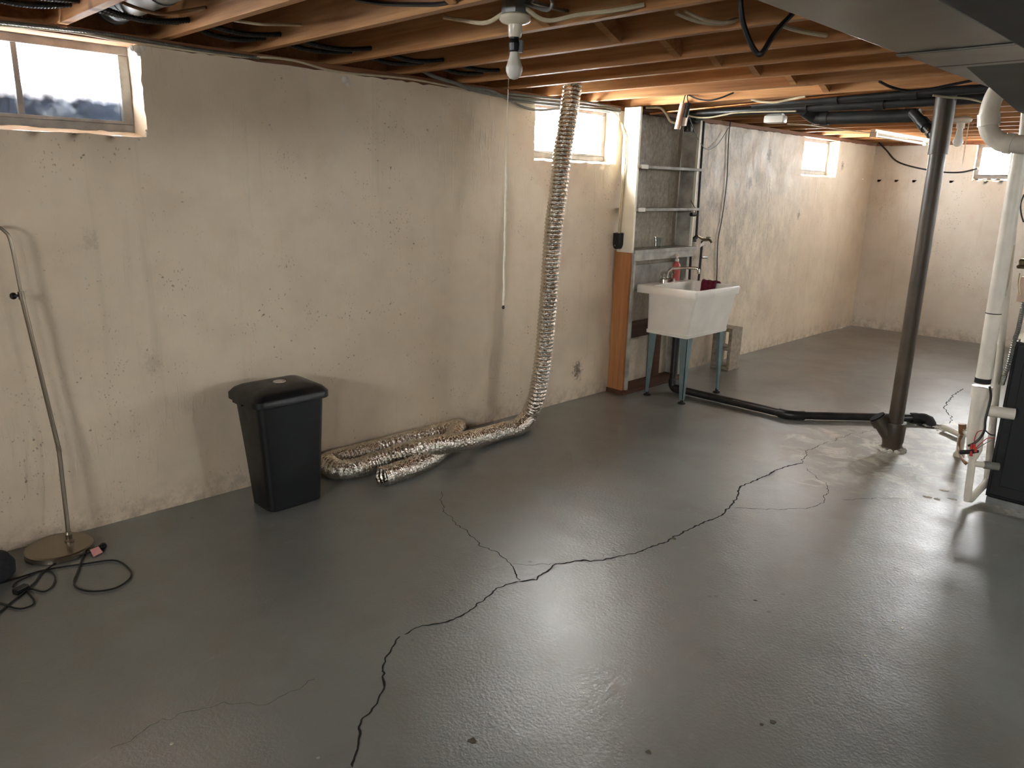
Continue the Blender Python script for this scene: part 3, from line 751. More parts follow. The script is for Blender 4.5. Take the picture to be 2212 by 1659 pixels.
# water pipes and hose tap beside the shelf
wp = thing('water_pipe', 'black water pipe dropping down the wall with a valve on it', 'pipe', (.06, 5.8, .9))
a0, a1 = wl(1521, 262, .06), wl(1504, 512, .06)
mk('upper_pipe', tube([a0, a1], .011, 10), M['black_pipe'], wp, smooth=True)
b0, b1 = wl(1494, 520, .06), wl(1489, 606, .06)
mk('lower_pipe', tube([b0, b1], .011, 10), M['black_pipe'], wp, smooth=True)
mk('valve_body', tube([a1, (a1+b0)/2, b0], .018, 8), M['rubber'], wp)
mk('valve_handle', tube([b0+Vector((.03, -.05, .0)), b0+Vector((.03, .02, .0))], .008, 6), M['rubber'], wp)
ht = thing('hose_tap', 'brass hose tap on a black pipe beside the shelf unit', 'tap', wl(1512, 606, .06))
c0, c1 = wl(1517, 520, .06), wl(1509, 606, .06)
mk('riser', tube([c0, c1], .011, 10), M['black_pipe'], ht, smooth=True)
mk('stub', tube([wl(1515, 556, .06), wl(1527, 556, .06)], .01, 8), M['black_pipe'], ht)
mk('tap_body', tube([a1+Vector((.01, 0, .01)), c0+Vector((.02, 0, .01)), c0+Vector((.04, .05, .01)), c0+Vector((.055, .07, -.015))], [.009, .014, .012, .011], 8, sm=3), M['brass'], ht, smooth=True)
mk('tap_handle', lathe(c0+Vector((.035, .04, .025)), [(.02, 0), (.022, .008), (.008, .012)], 8), M['galv'], ht)
mk('tag', obox(c0+Vector((.03, -.05, -.03)), Vector((0, 1, .4)).normalized(), Vector((1, 0, 0)), Vector((0, -.4, 1)).normalized(), .07, .002, .03), M['paper'], ht)
hc = [wl(1578, 262, .015), wl(1574, 300, .012), wl(1570, 390, .012), wl(1560, 470, .012), wl(1551, 520, .012), wl(1549, 580, .012), wl(1548, 606, .012)]
mk('hanging_cord', tube(hc, .005, 6, sm=6), M['black_cable'], loc=hc[0], smooth=True, label='thin black cord hanging down the wall above the sink', category='cord')
hc2 = [yp(1483, 222, 4.96), yp(1488, 250, 5.3), wl(1503, 290, .2), wl(1520, 318, .08), wl(1535, 322, .03), wl(1552, 310, .02), wl(1574, 276, .02)]
mk('sagging_wire', tube(hc2, .004, 6, sm=6), M['cable_grey'], loc=hc2[0], smooth=True, label='thin grey wire sagging between the hanging lamp and the wall', category='wire')
dcl = thing('clamp', 'small black clamp hooked on the shelf edge', 'clamp', wl(1497, 463, .17))
q = wl(1497, 463, .17)
mk('grip', tube([q+Vector((0, -.03, 0)), q+Vector((0, .03, -.002))], .017, 8), M['black_plastic'], dcl)
mk('hook', tube([wl(1493, 434, .17), wl(1496, 440, .175), wl(1502, 450, .18), wl(1503, 460, .175)], .003, 5, sm=3), M['black_cable'], dcl)

# ---------------------------------------------------------------- trash can
tc = Vector((0.30, 1.76, 0))
can = thing('trash_can', 'black plastic trash can with a closed lid against the wall', 'trash can', tc)
rings = []
for z, x0, x1, a, b in ((0, .215, .40, 1.645, 1.925), (.008, .205, .41, 1.635, 1.935), (.3, .185, .425, 1.615, 1.945), (.575, .168, .44, 1.592, 1.955)):
    rings.append(rrect(x0, x1, a, b, z, .035, 5, bow=.012))
mk('body', shell(rings, []), M['black_plastic'], can, smooth=True)
mk('handle_tab', box(.2, .3, 1.572, 1.6, .555, .575), M['black_plastic'], can, bevel=.003)
lr = []
for z, g in ((.568, .012), (.572, .02), (.602, .02), (.612, .012)):
    lr.append(rrect(.16-g, .445+g, 1.585-g, 1.958+g, z, .045, 5, bow=.014))
def dome(ring, k, h):
    cx, cy = .30, 1.77; out = []
    for p in ring:
        q = Vector((cx+(p.x-cx)*k, cy+(p.y-cy)*k, 0)); q.z = .612+h; out.append(q)
    return out
for k, h in ((.93, .014), (.8, .026), (.55, .036), (.25, .04)): lr.append(dome(lr[3], k, h))
lid = mk('lid', loft(lr), M['black_plastic'], can, smooth=True)
mk('sticker', lathe((.31, 1.775, .6515), [(.031, 0), (.031, .0025)], 20), M['paper'], lid, label='round pale sticker on the lid')
mk('printed_mark', tube([Vector((.325, 1.79, .6545))+Vector((math.cos(t)*.006, math.sin(t)*.006, 0)) for t in [k*.5 for k in range(11)]], .0012, 4), M['dark'], lid)

# ---------------------------------------------------------------- foil hose
hp = [yp(1150, 190, 3.87)+Vector((-.05, 0, .07)), yp(1150, 190, 3.87)+Vector((0, 0, .07)), Vector((.30, 3.86, 2.385)), Vector((.38, 3.85, 2.36)), yp(1237, 183, 3.84), yp(1228, 250, 3.80), yp(1215, 330, 3.75), yp(1205, 420, 3.71), yp(1195, 500, 3.68), yp(1188, 600, 3.66), yp(1181, 690, 3.64),
      yp(1172, 780, 3.62), yp(1158, 861, 3.6), fl(1140, 900, .085), fl(1118, 922, .062), fl(1083, 932, .06), fl(1040, 944, .075), fl(1001, 953, .11), fl(936, 962, .135), fl(895, 970, .125), fl(855, 982, .09), fl(810, 998, .06), fl(773, 1011, .055),
      fl(728, 1014, .055), fl(708, 1000, .055), fl(712, 985, .055), fl(736, 974, .055), fl(789, 960, .055), fl(871, 937, .055), fl(930, 917, .055), fl(966, 914, .056), fl(985, 925, .054), fl(975, 950, .052), fl(933, 987, .052), fl(897, 1006, .052), fl(855, 1021, .052), fl(824, 1031, .052)]
hp = [Vector((max(p.x, .068), p.y, p.z)) for p in hp]
Q = resample(smoothpath(hp, 10), 0.0042)
def hr(i, a):
    return 1+0.15*abs(math.sin(math.pi*i/6.0 - a*.5))-0.1 + 0.06*noise.noise(Vector((i*.16, math.cos(a)*2.6, math.sin(a)*2.6)))
g = tube(Q, .058, 22, caps=False, rf=hr)
hose = mk('foil_hose', g, M['foil'], loc=fl(1140, 905, 0), smooth=True, label='long crinkled foil vent hose hanging from the ceiling and coiled on the floor', category='hose')
hose.data.polygons.foreach_set('use_smooth', [True]*len(hose.data.polygons))

# ---------------------------------------------------------------- floor lamp at the left edge
lb = Vector((.15, .752, 0))
lamp = thing('floor_lamp', 'brushed metal floor lamp with a bent pole beside the wall', 'floor lamp', lb)
mk('base', lathe(lb, [(.13, 0), (.136, .004), (.136, .024), (.13, .03), (.02, .034)], 40), M['nickel'], lamp, smooth=True)
pb = fl(150, 1168, .034)
mk('collar', lathe(pb, [(.02, 0), (.02, .006), (.014, .01), (.014, .03), (.017, .034), (.011, .045)], 16), M['nickel'], lamp, smooth=True)
j1 = Vector((.104, .812, .459)); j2 = Vector((.092, .755, 1.15)); 
mk('lower_pole', tube([pb+Vector((0, 0, .04)), j1], .0095, 12), M['nickel'], lamp, smooth=True)
mk('joint', tube([j1-Vector((0, 0, .012)), j1+Vector((0, -.001, .012))], .0105, 12), M['nickel'], lamp, smooth=True)
mk('upper_pole', tube([j1, j2], .0095, 12), M['nickel'], lamp, smooth=True)
mk('clamp_collar', tube([j2-Vector((0, -.001, .02)), j2+Vector((0, -.001, .012))], .0125, 12), M['nickel'], lamp, smooth=True)
mk('knob', lathe(j2+Vector((0, -.012, -.003)), [(.005, 0), (.005, .008), (.013, .012), (.015, .02), (.011, .028)], 12, Vector((0.3, -1, 0)).normalized()), M['black_plastic'], lamp, smooth=True)
arm = [j2, Vector((.09, .745, 1.36)), Vector((.088, .728, 1.41)), Vector((.088, .69, 1.435)), Vector((.09, .62, 1.43)), Vector((.1, .5, 1.38))]
mk('arm', tube(arm, .0065, 10, sm=6), M['nickel'], lamp, smooth=True)
mk('shade', lathe((.105, .45, 1.27), [(.075, 0), (.05, .08), (.025, .12), (.015, .125)], 20), M['nickel'], lamp, smooth=True)
# lamp cord with plug and pink tag
def cordpts(px): return [fl(x, y, .006) for x, y in px]
c1_ = cordpts([(183, 1192), (178, 1205), (168, 1235), (160, 1255), (165, 1268), (185, 1276), (215, 1277), (250, 1270), (275, 1255), (284, 1240), (275, 1225), (255, 1212), (230, 1211), (190, 1217), (140, 1224), (90, 1233), (40, 1248), (0, 1260)])
lc = thing('lamp_cord', 'black lamp cord looped on the floor with a pink tag', 'cord', fl(200, 1240))
mk('cord', tube(c1_, .0042, 6, sm=6), M['black_cable'], lc, smooth=True)
pg = fl(205, 1190, .012)
mk('plug', tube([fl(188, 1193, .01), fl(198, 1190, .012), fl(212, 1184, .012), fl(222, 1180, .013), fl(225, 1178, .013)], [.005, .01, .009, .016, .014], 10), M['black_plastic'], lc, smooth=True)
t0, t1 = fl(194, 1188, .02), fl(213, 1181, .022); t2, t3 = fl(222, 1193, .006), fl(202, 1203, .006)
V = [t0, t1, t2, t3]; V += [v+Vector((0, 0, .0015)) for v in V]
mk('warning_tag', (V, [(0, 1, 2, 3), (7, 6, 5, 4), (0, 4, 5, 1), (1, 5, 6, 2), (2, 6, 7, 3), (3, 7, 4, 0)]), M['pink_tag'], lc)
c2_ = cordpts([(120, 1217), (100, 1230), (88, 1240), (78, 1255), (65, 1268), (45, 1285), (20, 1305), (0, 1322), (-20, 1336)])
mk('spare_cord', tube(c2_, .0042, 6, sm=6), M['black_cable'], loc=c2_[3], smooth=True, label='straight black cord trailing from the lamp base to the photo edge', category='cord')
ec = thing('extension_cord', 'black extension cord tangled at the left edge of the floor', 'cord', fl(50, 1270))
c3_ = cordpts([(-10, 1300), (20, 1310), (45, 1315), (68, 1308), (74, 1298), (62, 1282), (55, 1275), (70, 1273), (95, 1278), (112, 1268), (119, 1252), (115, 1240), (103, 1233), (80, 1236), (60, 1246), (35, 1258), (28, 1268)])
mk('cord', tube(c3_, .004, 6, sm=6), M['black_cable'], ec, smooth=True)
q = fl(45, 1273, .014)
mk('plug', obox(q, Vector((.9, .45, 0)).normalized(), Vector((-.45, .9, 0)).normalized(), Vector((0, 0, 1)), .03, .055, .024), M['black_plastic'], ec, bevel=.005)
bgc = fl(0, 1245, 0)+Vector((0.0, -.06, 0))
rings = []
for z, k in ((0, .8), (.02, 1), (.06, 1.02), (.095, .85), (.115, .5), (.12, .15)):
    rings.append([bgc+Vector((math.cos(a)*.10*k*(1+.06*math.sin(3*a)), math.sin(a)*.125*k*(1+.05*math.cos(2*a)), z)) for a in [2*math.pi*i/22 for i in range(22)]])
mk('cloth_bag', loft(rings), M['fabric'], loc=bgc, smooth=True, label='dark rounded cloth lump cut off by the left photo edge', category='bag')

# ---------------------------------------------------------------- bare-bulb fixture with string
fx = Vector((1.645, 2.075, 0))
lf = thing('ceiling_light', 'porcelain bulb holder with an unlit bulb and a long pull string', 'light', (fx.x, fx.y, 2.2))
mk('junction_box', lathe((fx.x, fx.y, 2.232), [(.05, 0), (.05, .05)], 8), M['galv'], lf)
mk('hanger_bar', box(fx.x-.01, fx.x+.01, 1.914, 2.351, 2.28, 2.29), M['galv'], lf)
mk('canopy', lathe((fx.x, fx.y, 2.155), [(.021, 0), (.024, .005), (.026, .042), (.05, .05), (.058, .058), (.056, .07), (.045, .078)], 28), M['porcelain'], lf, smooth=True)
mk('adapter', join(lathe((fx.x, fx.y, 2.105), [(.016, 0), (.02, .006), (.022, .03), (.017, .045), (.017, .055)], 14), obox((fx.x+.015, fx.y+.012, 2.125), Vector((1, .7, 0)).normalized(), Vector((-.7, 1, 0)).normalized(), Vector((0, 0, 1)), .02, .022, .04)), M['black_plastic'], lf)
mk('bulb_collar', lathe((fx.x, fx.y, 2.058), [(.029, 0), (.019, .03), (.016, .05)], 20), M['white_plastic'], lf, smooth=True)
mk('bulb_globe', lathe((fx.x, fx.y, 2.013), [(.004, 0), (.014, .003), (.024, .013), (.03, .028), (.031, .04), (.029, .046)], 22), M['bulb'], lf, smooth=True)
sp = Vector((fx.x-.018, fx.y-.012, 0))
for k in range(24): pass
mk('pull_chain', tube([sp+Vector((.002, 0, 2.11-.0045*k)) for k in range(30)], [.0022 if k % 2 else .001 for k in range(30)], 6), M['brass'], lf)
zb = 1.178
mk('pull_string', tube([sp+Vector((.001*math.sin(k*.9), .001*math.cos(k*.7), 1.98-(1.98-zb)*k/40)) for k in range(41)], [.0016 if k < 14 else .0045+.0006*math.sin(k*1.7) for k in range(41)], 7), M['cord_white'], lf, smooth=True)
mk('string_tip', lathe((sp.x, sp.y, zb-.012), [(.004, 0), (.006, .004), (.005, .014)], 8), M['black_plastic'], lf)
mk('wire_loop', tube([Vector((fx.x+.05, fx.y, 2.26)), yp(1180, 22, 2.1), yp(1193, 8, 2.1), yp(1185, -6, 2.1), yp(1160, -10, 2.1), yp(1145, 8, 2.1), Vector((fx.x+.04, fx.y+.02, 2.27))], .006, 7, sm=5), M['galv'], lf, smooth=True)

# far bulb fixture
ff = fl(2075, 272, 2.17)
lf2 = thing('ceiling_light', 'small far bulb holder hanging beside the thick dark stack pipe', 'light', ff)
mk('canopy', lathe(ff, [(.03, -.02), (.03, .02), (.07, .03), (.075, .05), (.05, .07)], 18), M['porcelain'], lf2, smooth=True)
mk('bulb_collar', lathe(ff+Vector((0, 0, -.1)), [(.034, 0), (.024, .04), (.02, .09)], 16), M['white_plastic'], lf2, smooth=True)
mk('bulb_globe', lathe(ff+Vector((0, 0, -.155)), [(.01, 0), (.03, .012), (.038, .035), (.034, .056)], 16), M['bulb'], lf2, smooth=True)
mk('pull_string', tube([ff+Vector((.05, .02, .03)), ff+Vector((.052, .02, -.28))], .003, 5), M['cord_white'], lf2)

# far fluorescent strip, white utility lamp, hanging work light
a, b = fl(1885, 287, 2.19), fl(2003, 307, 2.19)
fs = thing('strip_light', 'bare fluorescent strip light under the far joists', 'light', (a+b)/2)
d = (b-a).normalized(); s_ = d.cross(Vector((0, 0, 1)))
mk('housing', obox((a+b)/2+Vector((0, 0, .02)), d, s_, Vector((0, 0, 1)), (b-a).length, .045, .03), M['white_plastic'], fs, bevel=.004)
mk('tube', tube([a+d*.05+s_*.0-Vector((0, 0, .02)), b-d*.05-Vector((0, 0, .02))], .014, 10), M['bulb'], fs, smooth=True)
for q in (a, b): mk('tube_socket', obox(q+d*(.03 if q is a else -.03)-Vector((0, 0, .012)), d, s_, Vector((0, 0, 1)), .03, .06, .05), M['white_plastic'], fs)
wbp = yp(1675, 258, 5.5)
wb_ = thing('ceiling_fixture', 'small white plastic ceiling fixture near the black overhead pipes', 'light', wbp)
mk('cover', obox(wbp, Vector((1, .1, 0)).normalized(), Vector((-.1, 1, 0)).normalized(), Vector((0, 0, 1)), .15, .09, .055), M['white_plastic'], wb_, bevel=.016, smooth=True)
mk('mounting_plate', obox(wbp+Vector((0, 0, .035)), Vector((1, .1, 0)).normalized(), Vector((-.1, 1, 0)).normalized(), Vector((0, 0, 1)), .11, .06, .02), M['galv'], wb_)
mk('bracket', box(wbp.x-.01, wbp.x+.01, 5.37, 5.5, wbp.z+.04, wbp.z+.055), M['galv'], wb_)
wk = yp(1470, 245, 4.9)
wkl = thing('work_light', 'tan tubular work light hanging from the last orange joist', 'light', wk)
p0, p1 = yp(1476, 222, 4.88), yp(1463, 279, 4.88)
mk('tube_guard', tube([p0, p1], .022, 14), M['tan_plastic'], wkl, smooth=True)
ofs = Vector((.03, .02, 0))
mk('handle', tube([p0+ofs, p0.lerp(p1, .55)+ofs], .02, 10), M['black_plastic'], wkl, smooth=True)
mk('label_plate', obox(p0.lerp(p1, .68)+ofs*1.1, Vector((1, 0, 0)), Vector((0, 1, 0)), (p0-p1).normalized(), .04, .012, .07), M['paper'], wkl)
mk('hook', tube([p0, p0+Vector((.005, .01, .05)), p0+Vector((.02, .02, .07)), p0+Vector((.03, .0, .03)), p0+ofs], .004, 6, sm=4), M['black_cable'], wkl)

# ---------------------------------------------------------------- pipes overhead and the soil stack
def pipe(name, label, pts, r, m, sm=0, fittings=(), cat='pipe'):
    root = thing(name, label, cat, pts[0])
    mk('run', tube(pts, r, 14, sm=sm), m, root, smooth=True)
    for a, b, k in fittings: mk('fitting', tube([a, b], r*k, 14), m, root, smooth=True)
    return root
q0, q1 = yp(1779, 216, 5.12), yp(2140, 190, 5.12)
pipe('overhead_pipe', 'upper black pipe strapped under the joists by the stack', [q0-(q1-q0).normalized()*.5, q1+(q1-q0)*.6], .026, M['black_pipe'], fittings=[(q0, q0+Vector((.1, 0, 0)), 1.25), (q0.lerp(q1, .5), q0.lerp(q1, .6), 1.2)])
q0, q1 = yp(1575, 241, 5.33), yp(2130, 212, 5.33)
pipe('overhead_pipe', 'middle black drain pipe under the joists beside the copper line', [q0-(q1-q0).normalized()*.35, q1], .031, M['black_pipe'], fittings=[(q0.lerp(q1, .26), q0.lerp(q1, .36), 1.22), (q0.lerp(q1, .62), q0.lerp(q1, .66), 1.2)])
q0, q1 = yp(1775, 256, 5.42), yp(1985, 249, 5.42)
pr = pipe('overhead_pipe', 'thick lowest black drain pipe with a curved wye fitting', [q0, q1], .042, M['black_pipe'], fittings=[(q0, q0+Vector((.05, 0, 0)), 1.15)])
mk('wye', tube([yp(1738, 238, 5.34), yp(1750, 247, 5.38), yp(1762, 254, 5.41), q0+Vector((.03, 0, 0))], .044, 14, sm=4), M['black_pipe'], pr, smooth=True)
q0, q1 = yp(1405, 245, 5.06), yp(1820, 204, 5.06)
pipe('copper_pipe', 'thin copper water pipe under the joists above the shelf', [q0, q1+(q1-q0)*.4], .011, M['copper'])
q0, q1 = yp(1488, 262, 5.6), yp(1545, 246, 5.45)
vp = thing('vent_elbow', 'grey steel pipe stub with an elbow above the shelf unit', 'pipe', q0)
mk('elbow', tube([q0-Vector((.0, 0, .08)), q0-Vector((0, 0, .03)), q0, q0.lerp(q1, .35)], .035, 12, sm=4), M['black_pipe'], vp, smooth=True)
mk('run', tube([q0.lerp(q1, .2), q1, q1+(q1-q0)*.6], .02, 12), M['galv'], vp, smooth=True)

sx, sy = 2.165, 5.165
st = thing('soil_stack', 'tall dark soil stack pipe standing on the floor', 'pipe', (sx, sy, 0))
mk('pipe', tube([Vector((sx, sy, .15)), Vector((sx-.005, sy, 1.9))], .046, 20), M['stack'], st, smooth=True)
mk('upper_sleeve', tube([Vector((sx-.005, sy, 1.88)), Vector((sx-.008, sy, 2.24))], .056, 20), M['stack'], st, smooth=True)
mk('hub', lathe((sx, sy, 0), [(.07, 0), (.066, .012), (.06, .02), (.062, .05), (.066, .06), (.068, .185), (.066, .19), (.05, .19)], 22), M['stack'], st, smooth=True)
mk('cleanout', tube([Vector((sx-.01, sy-.01, .08)), Vector((sx-.085, sy-.035, .185))], .05, 16), M['stack'], st, smooth=True)
mk('cleanout_collar', tube([Vector((sx-.072, sy-.03, .165)), Vector((sx-.1, sy-.04, .203))], .058, 16), M['stack'], st, smooth=True)
mk('cleanout_cap', tube([Vector((sx-.1, sy-.04, .203)), Vector((sx-.107, sy-.043, .213))], .05, 16), M['dark'], st)
G = [lathe((sx+math.cos(a)*.075, sy+math.sin(a)*.075, 0), [(.022, 0), (.018, .012), (.008, .018)], 6) for a in [k*.55 for k in range(12)]]
mk('mortar_collar', join(*G), M['grit'], st)
br = yp(1972, 243, 5.3); be = Vector((sx-.03, sy-.0, 1.98))
bp_ = thing('branch_pipe', 'short black branch pipe angling down into the soil stack', 'pipe', br)
mk('run', tube([br, br.lerp(be, 1)], .03, 14), M['black_pipe'], bp_, smooth=True)
mk('coupling', tube([br.lerp(be, .38), br.lerp(be, .62)], .038, 14), M['black_pipe'], bp_, smooth=True)
mk('clamp', tube([br.lerp(be, .78), br.lerp(be, .86)], .036, 14), M['chrome'], bp_, smooth=True)

# ---------------------------------------------------------------- white PVC by the furnace
PY = 4.5
pv = thing('pvc_vent', 'thick white plastic vent pipe with elbow beside the furnace', 'pipe', yp(2087, 1089, PY))
T = yp(2124, 817, PY); U = yp(2201, 346, PY)
mk('riser', tube([T-Vector((0, 0, .03)), U, U+(U-T).normalized()*.08], .036, 18), M['pvc'], pv, smooth=True)
# J-shaped elbow at the top: comes out of the ceiling, bends right
J = [yp(2152, 200, PY-.1), yp(2141, 225, PY-.1), yp(2134, 255, PY-.1), yp(2138, 285, PY-.1), yp(2155, 303, PY-.1), yp(2175, 310, PY-.1), yp(2235, 312, PY-.1)]
mk('elbow', tube([yp(2165, 185, PY-.1)]+J, .042, 18, sm=6), M['pvc'], pv, smooth=True)
mk('coupling', tube([yp(2136, 245, PY-.1), yp(2136, 272, PY-.1)], .049, 18), M['pvc'], pv, smooth=True)
mk('coupling', tube([yp(2172, 309, PY-.1), yp(2188, 311, PY-.1)], .048, 18), M['pvc'], pv, smooth=True)
mk('black_band', tube([yp(2146, 677, PY)-Vector((0, 0, .002)), yp(2146, 677, PY)+Vector((0, 0, .003))], .0375, 18), M['black_cable'], pv)
q = yp(2123, 822, PY)
mk('tape_band', tube([q-Vector((0, 0, .012)), q+Vector((0, 0, .014))], .0385, 18), M['rubber'], pv)
tt, tm, tb2 = yp(2120, 846, PY), yp(2108, 925, PY), yp(2101, 990, PY)
mk('tee_hub', tube([tt+Vector((0, 0, .03)), tt-Vector((0, 0, .03))], .049, 18), M['pvc'], pv, smooth=True)
mk('tee_body', tube([tt, tm, tb2+Vector((0, 0, .05)), tb2], [.041, .041, .038, .022], 18), M['pvc'], pv, smooth=True)
mk('tee_branch', tube([yp(2112, 884, PY), yp(2112, 884, PY)+Vector((.16, .05, 0))], .03, 16), M['pvc'], pv, smooth=True)
bt = yp(2089, 1078, PY)
mk('drain_leg', tube([tb2, bt+Vector((0, 0, .01))], .019, 14), M['pvc'], pv, smooth=True)
mk('side_branch', tube([yp(2098, 1000, PY), yp(2098, 1000, PY)+Vector((.06, .02, 0))], .017, 12), M['pvc'], pv, smooth=True)
mk('rubber_sleeve', tube([yp(2098, 1000, PY)+Vector((.055, .02, 0)), yp(2098, 1000, PY)+Vector((.12, .05, 0))], .021, 12), M['cable_grey'], pv, smooth=True)
P2 = [yp(2133, 1035, 4.78), yp(2140, 960, 4.78), yp(2168, 640, 4.78), yp(2196, 420, 4.78)]
mk('foot_elbow', tube([bt+Vector((0, 0, .02)), bt-Vector((0, 0, .002)), bt+Vector((.012, .02, -.004)), P2[0]+Vector((0, -.03, -.02)), P2[0]], .0185, 14), M['pvc'], pv, smooth=True)
p2 = thing('condensate_pipe', 'thin white plastic pipe rising between thick vent and furnace', 'pipe', P2[0])
mk('riser', tube([P2[0], P2[1], P2[3], P2[3]+(P2[3]-P2[1])*.4], .019, 14), M['pvc'], p2, smooth=True)
mk('coupling', tube([yp(2176, 570, 4.78), yp(2180, 540, 4.78)], .023, 14), M['pvc'], p2, smooth=True)
# small trap, brown tube, wires and red connectors tied to the tee
mk('stub_pipe', tube([fl(2037, 922, .03), fl(2082, 942, .03)], .02, 12), M['pvc'], loc=fl(2060, 932, 0), smooth=True, label='short loose white pipe stub lying by the floor drain', category='pipe')
tr0 = fl(2071, 985, 0); TY = tr0.y
tp = thing('condensate_trap', 'small white drain trap with a brown hose by the furnace', 'pipe', tr0)
mk('standpipe', tube([Vector((tr0.x, TY, .02)), yp(2080, 925, TY)], .022, 12), M['pvc'], tp, smooth=True)
mk('foot', lathe(tr0, [(.034, 0), (.034, .012), (.024, .03), (.022, .04)], 14), M['pvc'], tp, smooth=True)
mk('link', tube([yp(2083, 933, TY), yp(2104, 955, PY)], .012, 10), M['pvc'], tp, smooth=True)
mk('brown_tube', tube([yp(2077, 940, TY-.03), yp(2072, 955, TY-.04), yp(2073, 975, TY-.15), yp(2080, 993, PY+.05), yp(2089, 1003, PY-.01)], .0095, 8, sm=4), M['brown_hose'], tp, smooth=True)
mk('brown_cap', tube([yp(2079, 916, TY), yp(2079, 938, TY)], .024, 8), M['brown_hose'], tp, smooth=True)
wn_ = thing('wire_splice', 'bundle of thin wires with red connectors taped to the pipe', 'wires', yp(2105, 970, PY-.05))
mk('tape', tube([yp(2074, 977, PY-.045), yp(2095, 976, PY-.05), yp(2112, 974, PY-.02)], .012, 8), M['rubber'], wn_)
for i, (x, y) in enumerate(((2099, 964), (2105, 963), (2108, 970), (2098, 979))):
    mk('wire_nut', tube([yp(x, y-4, PY-.06), yp(x-1, y+6, PY-.06)], [.005, .008], 8), M['red_plastic'], wn_)
mk('black_wire', tube([yp(2091, 963, PY-.05), yp(2105, 957, PY-.05), yp(2118, 945, PY-.04), yp(2127, 928, PY-.04), yp(2129, 905, PY-.04), yp(2140, 860, PY-.03), yp(2138, 835, PY-.04)], .006, 6, sm=5), M['black_cable'], wn_, smooth=True)
for i, px in enumerate(([(2104, 962), (2106, 945), (2112, 933), (2122, 930)], [(2110, 966), (2122, 955), (2135, 946), (2148, 948)], [(2110, 970), (2125, 960), (2140, 952), (2150, 950)])):
    mk('thin_wire', tube([yp(x, y, PY-.05) for x, y in px], .0022, 5, sm=5), M['red_plastic'] if i < 2 else M['cable_grey'], wn_, smooth=True)
mk('black_wire', tube([yp(2127, 928, PY-.04), yp(2138, 938, PY-.06), yp(2148, 940, PY+.0)], .0035, 5, sm=4), M['black_cable'], wn_, smooth=True)

# furnace cabinet
FX0, FX1, FY0, FY1, FH = 2.84, 3.5, 4.64, 5.4, 0.905
fu = thing('furnace', 'black metal furnace cabinet at the right edge', 'furnace', ((FX0+FX1)/2, (FY0+FY1)/2, 0))
mk('base_rail', box(FX0+.01, FX1-.01, FY0+.01, FY1-.01, 0, .03), M['galv'], fu)
mk('cabinet', box(FX0, FX1, FY0+.02, FY1, .03, FH), M['furnace'], fu, bevel=.006)
mk('front_panel', box(FX0+.012, FX1-.012, FY0-.004, FY0+.022, .045, FH-.012), M['furnace'], fu, bevel=.012)
mk('panel_emboss', box(FX0+.06, FX1-.06, FY0-.01, FY0, .11, FH-.06), M['furnace'], fu, bevel=.008)
mk('plenum', box(3.06, FX1-.03, FY0+.1, FY1-.04, FH, 1.9), M['galv'], fu, bevel=.004)
G = [lathe((2.9+random.uniform(-.05, .1), 4.72+random.uniform(-.05, .1), FH), [(.03, 0), (.028, .02), (.012, .035)], 7) for _ in range(9)]
mk('insulation_scrap', join(*G), M['cord_white'], loc=(2.9, 4.72, FH), label='white fluffy insulation scrap on top of the furnace', category='scrap', smooth=True)
cf = [yp(2222, 600, 4.7), yp(2210, 660, 4.7), yp(2200, 710, 4.65), yp(2190, 740, 4.62), yp(2178, 790, 4.61), yp(2168, 815, 4.62)]
Qc = resample(smoothpath(cf, 8), .006)
fcd = thing('flex_conduit', 'grey ribbed metal conduit along the furnace edge', 'conduit', cf[-1])
mk('conduit', tube(Qc, .0125, 10, rf=lambda i, a: 1.0 if i % 2 else 0.84), M['armour'], fcd)
mk('connector', tube([yp(2170, 808, 4.62), yp(2163, 830, 4.63)], .015, 10), M['chrome'], fcd, smooth=True)
gv = thing('gas_valve', 'brass and tan valve assembly above the furnace at the photo edge', 'valve', yp(2205, 620, 4.66))
mk('board', obox(yp(2211, 625, 4.66), Vector((1, 0, 0)), Vector((0, 1, 0)), Vector((0, 0, 1)), .04, .03, .13), M['tan_plastic'], gv, bevel=.003)
mk('fitting', lathe(yp(2206, 580, 4.66), [(.02, 0), (.024, .012), (.014, .02), (.018, .04), (.01, .05)], 8), M['brass'], gv, smooth=True)
mk('thin_wire', tube([yp(2203, 590, 4.64), yp(2200, 615, 4.64), yp(2205, 645, 4.65)], .003, 5, sm=4), M['brass'], gv, smooth=True)
wv = [yp(2212, 420, 4.6), yp(2205, 440, 4.6), yp(2206, 462, 4.6), yp(2211, 480, 4.6)]
mk('thermostat_wire', tube(wv, .004, 5, sm=5), M['black_cable'], loc=wv[0], smooth=True, label='thin dark wire curling by the right photo edge', category='wire')
bw = [yp(2190, 530, 4.6), yp(2183, 580, 4.58), yp(2176, 615, 4.57), yp(2170, 640, 4.56)]
mk('bundled_wire', tube(bw, .006, 6, sm=5), M['romex'], loc=bw[0], smooth=True, label='tan wire bundled against the thick white pipe', category='wire')

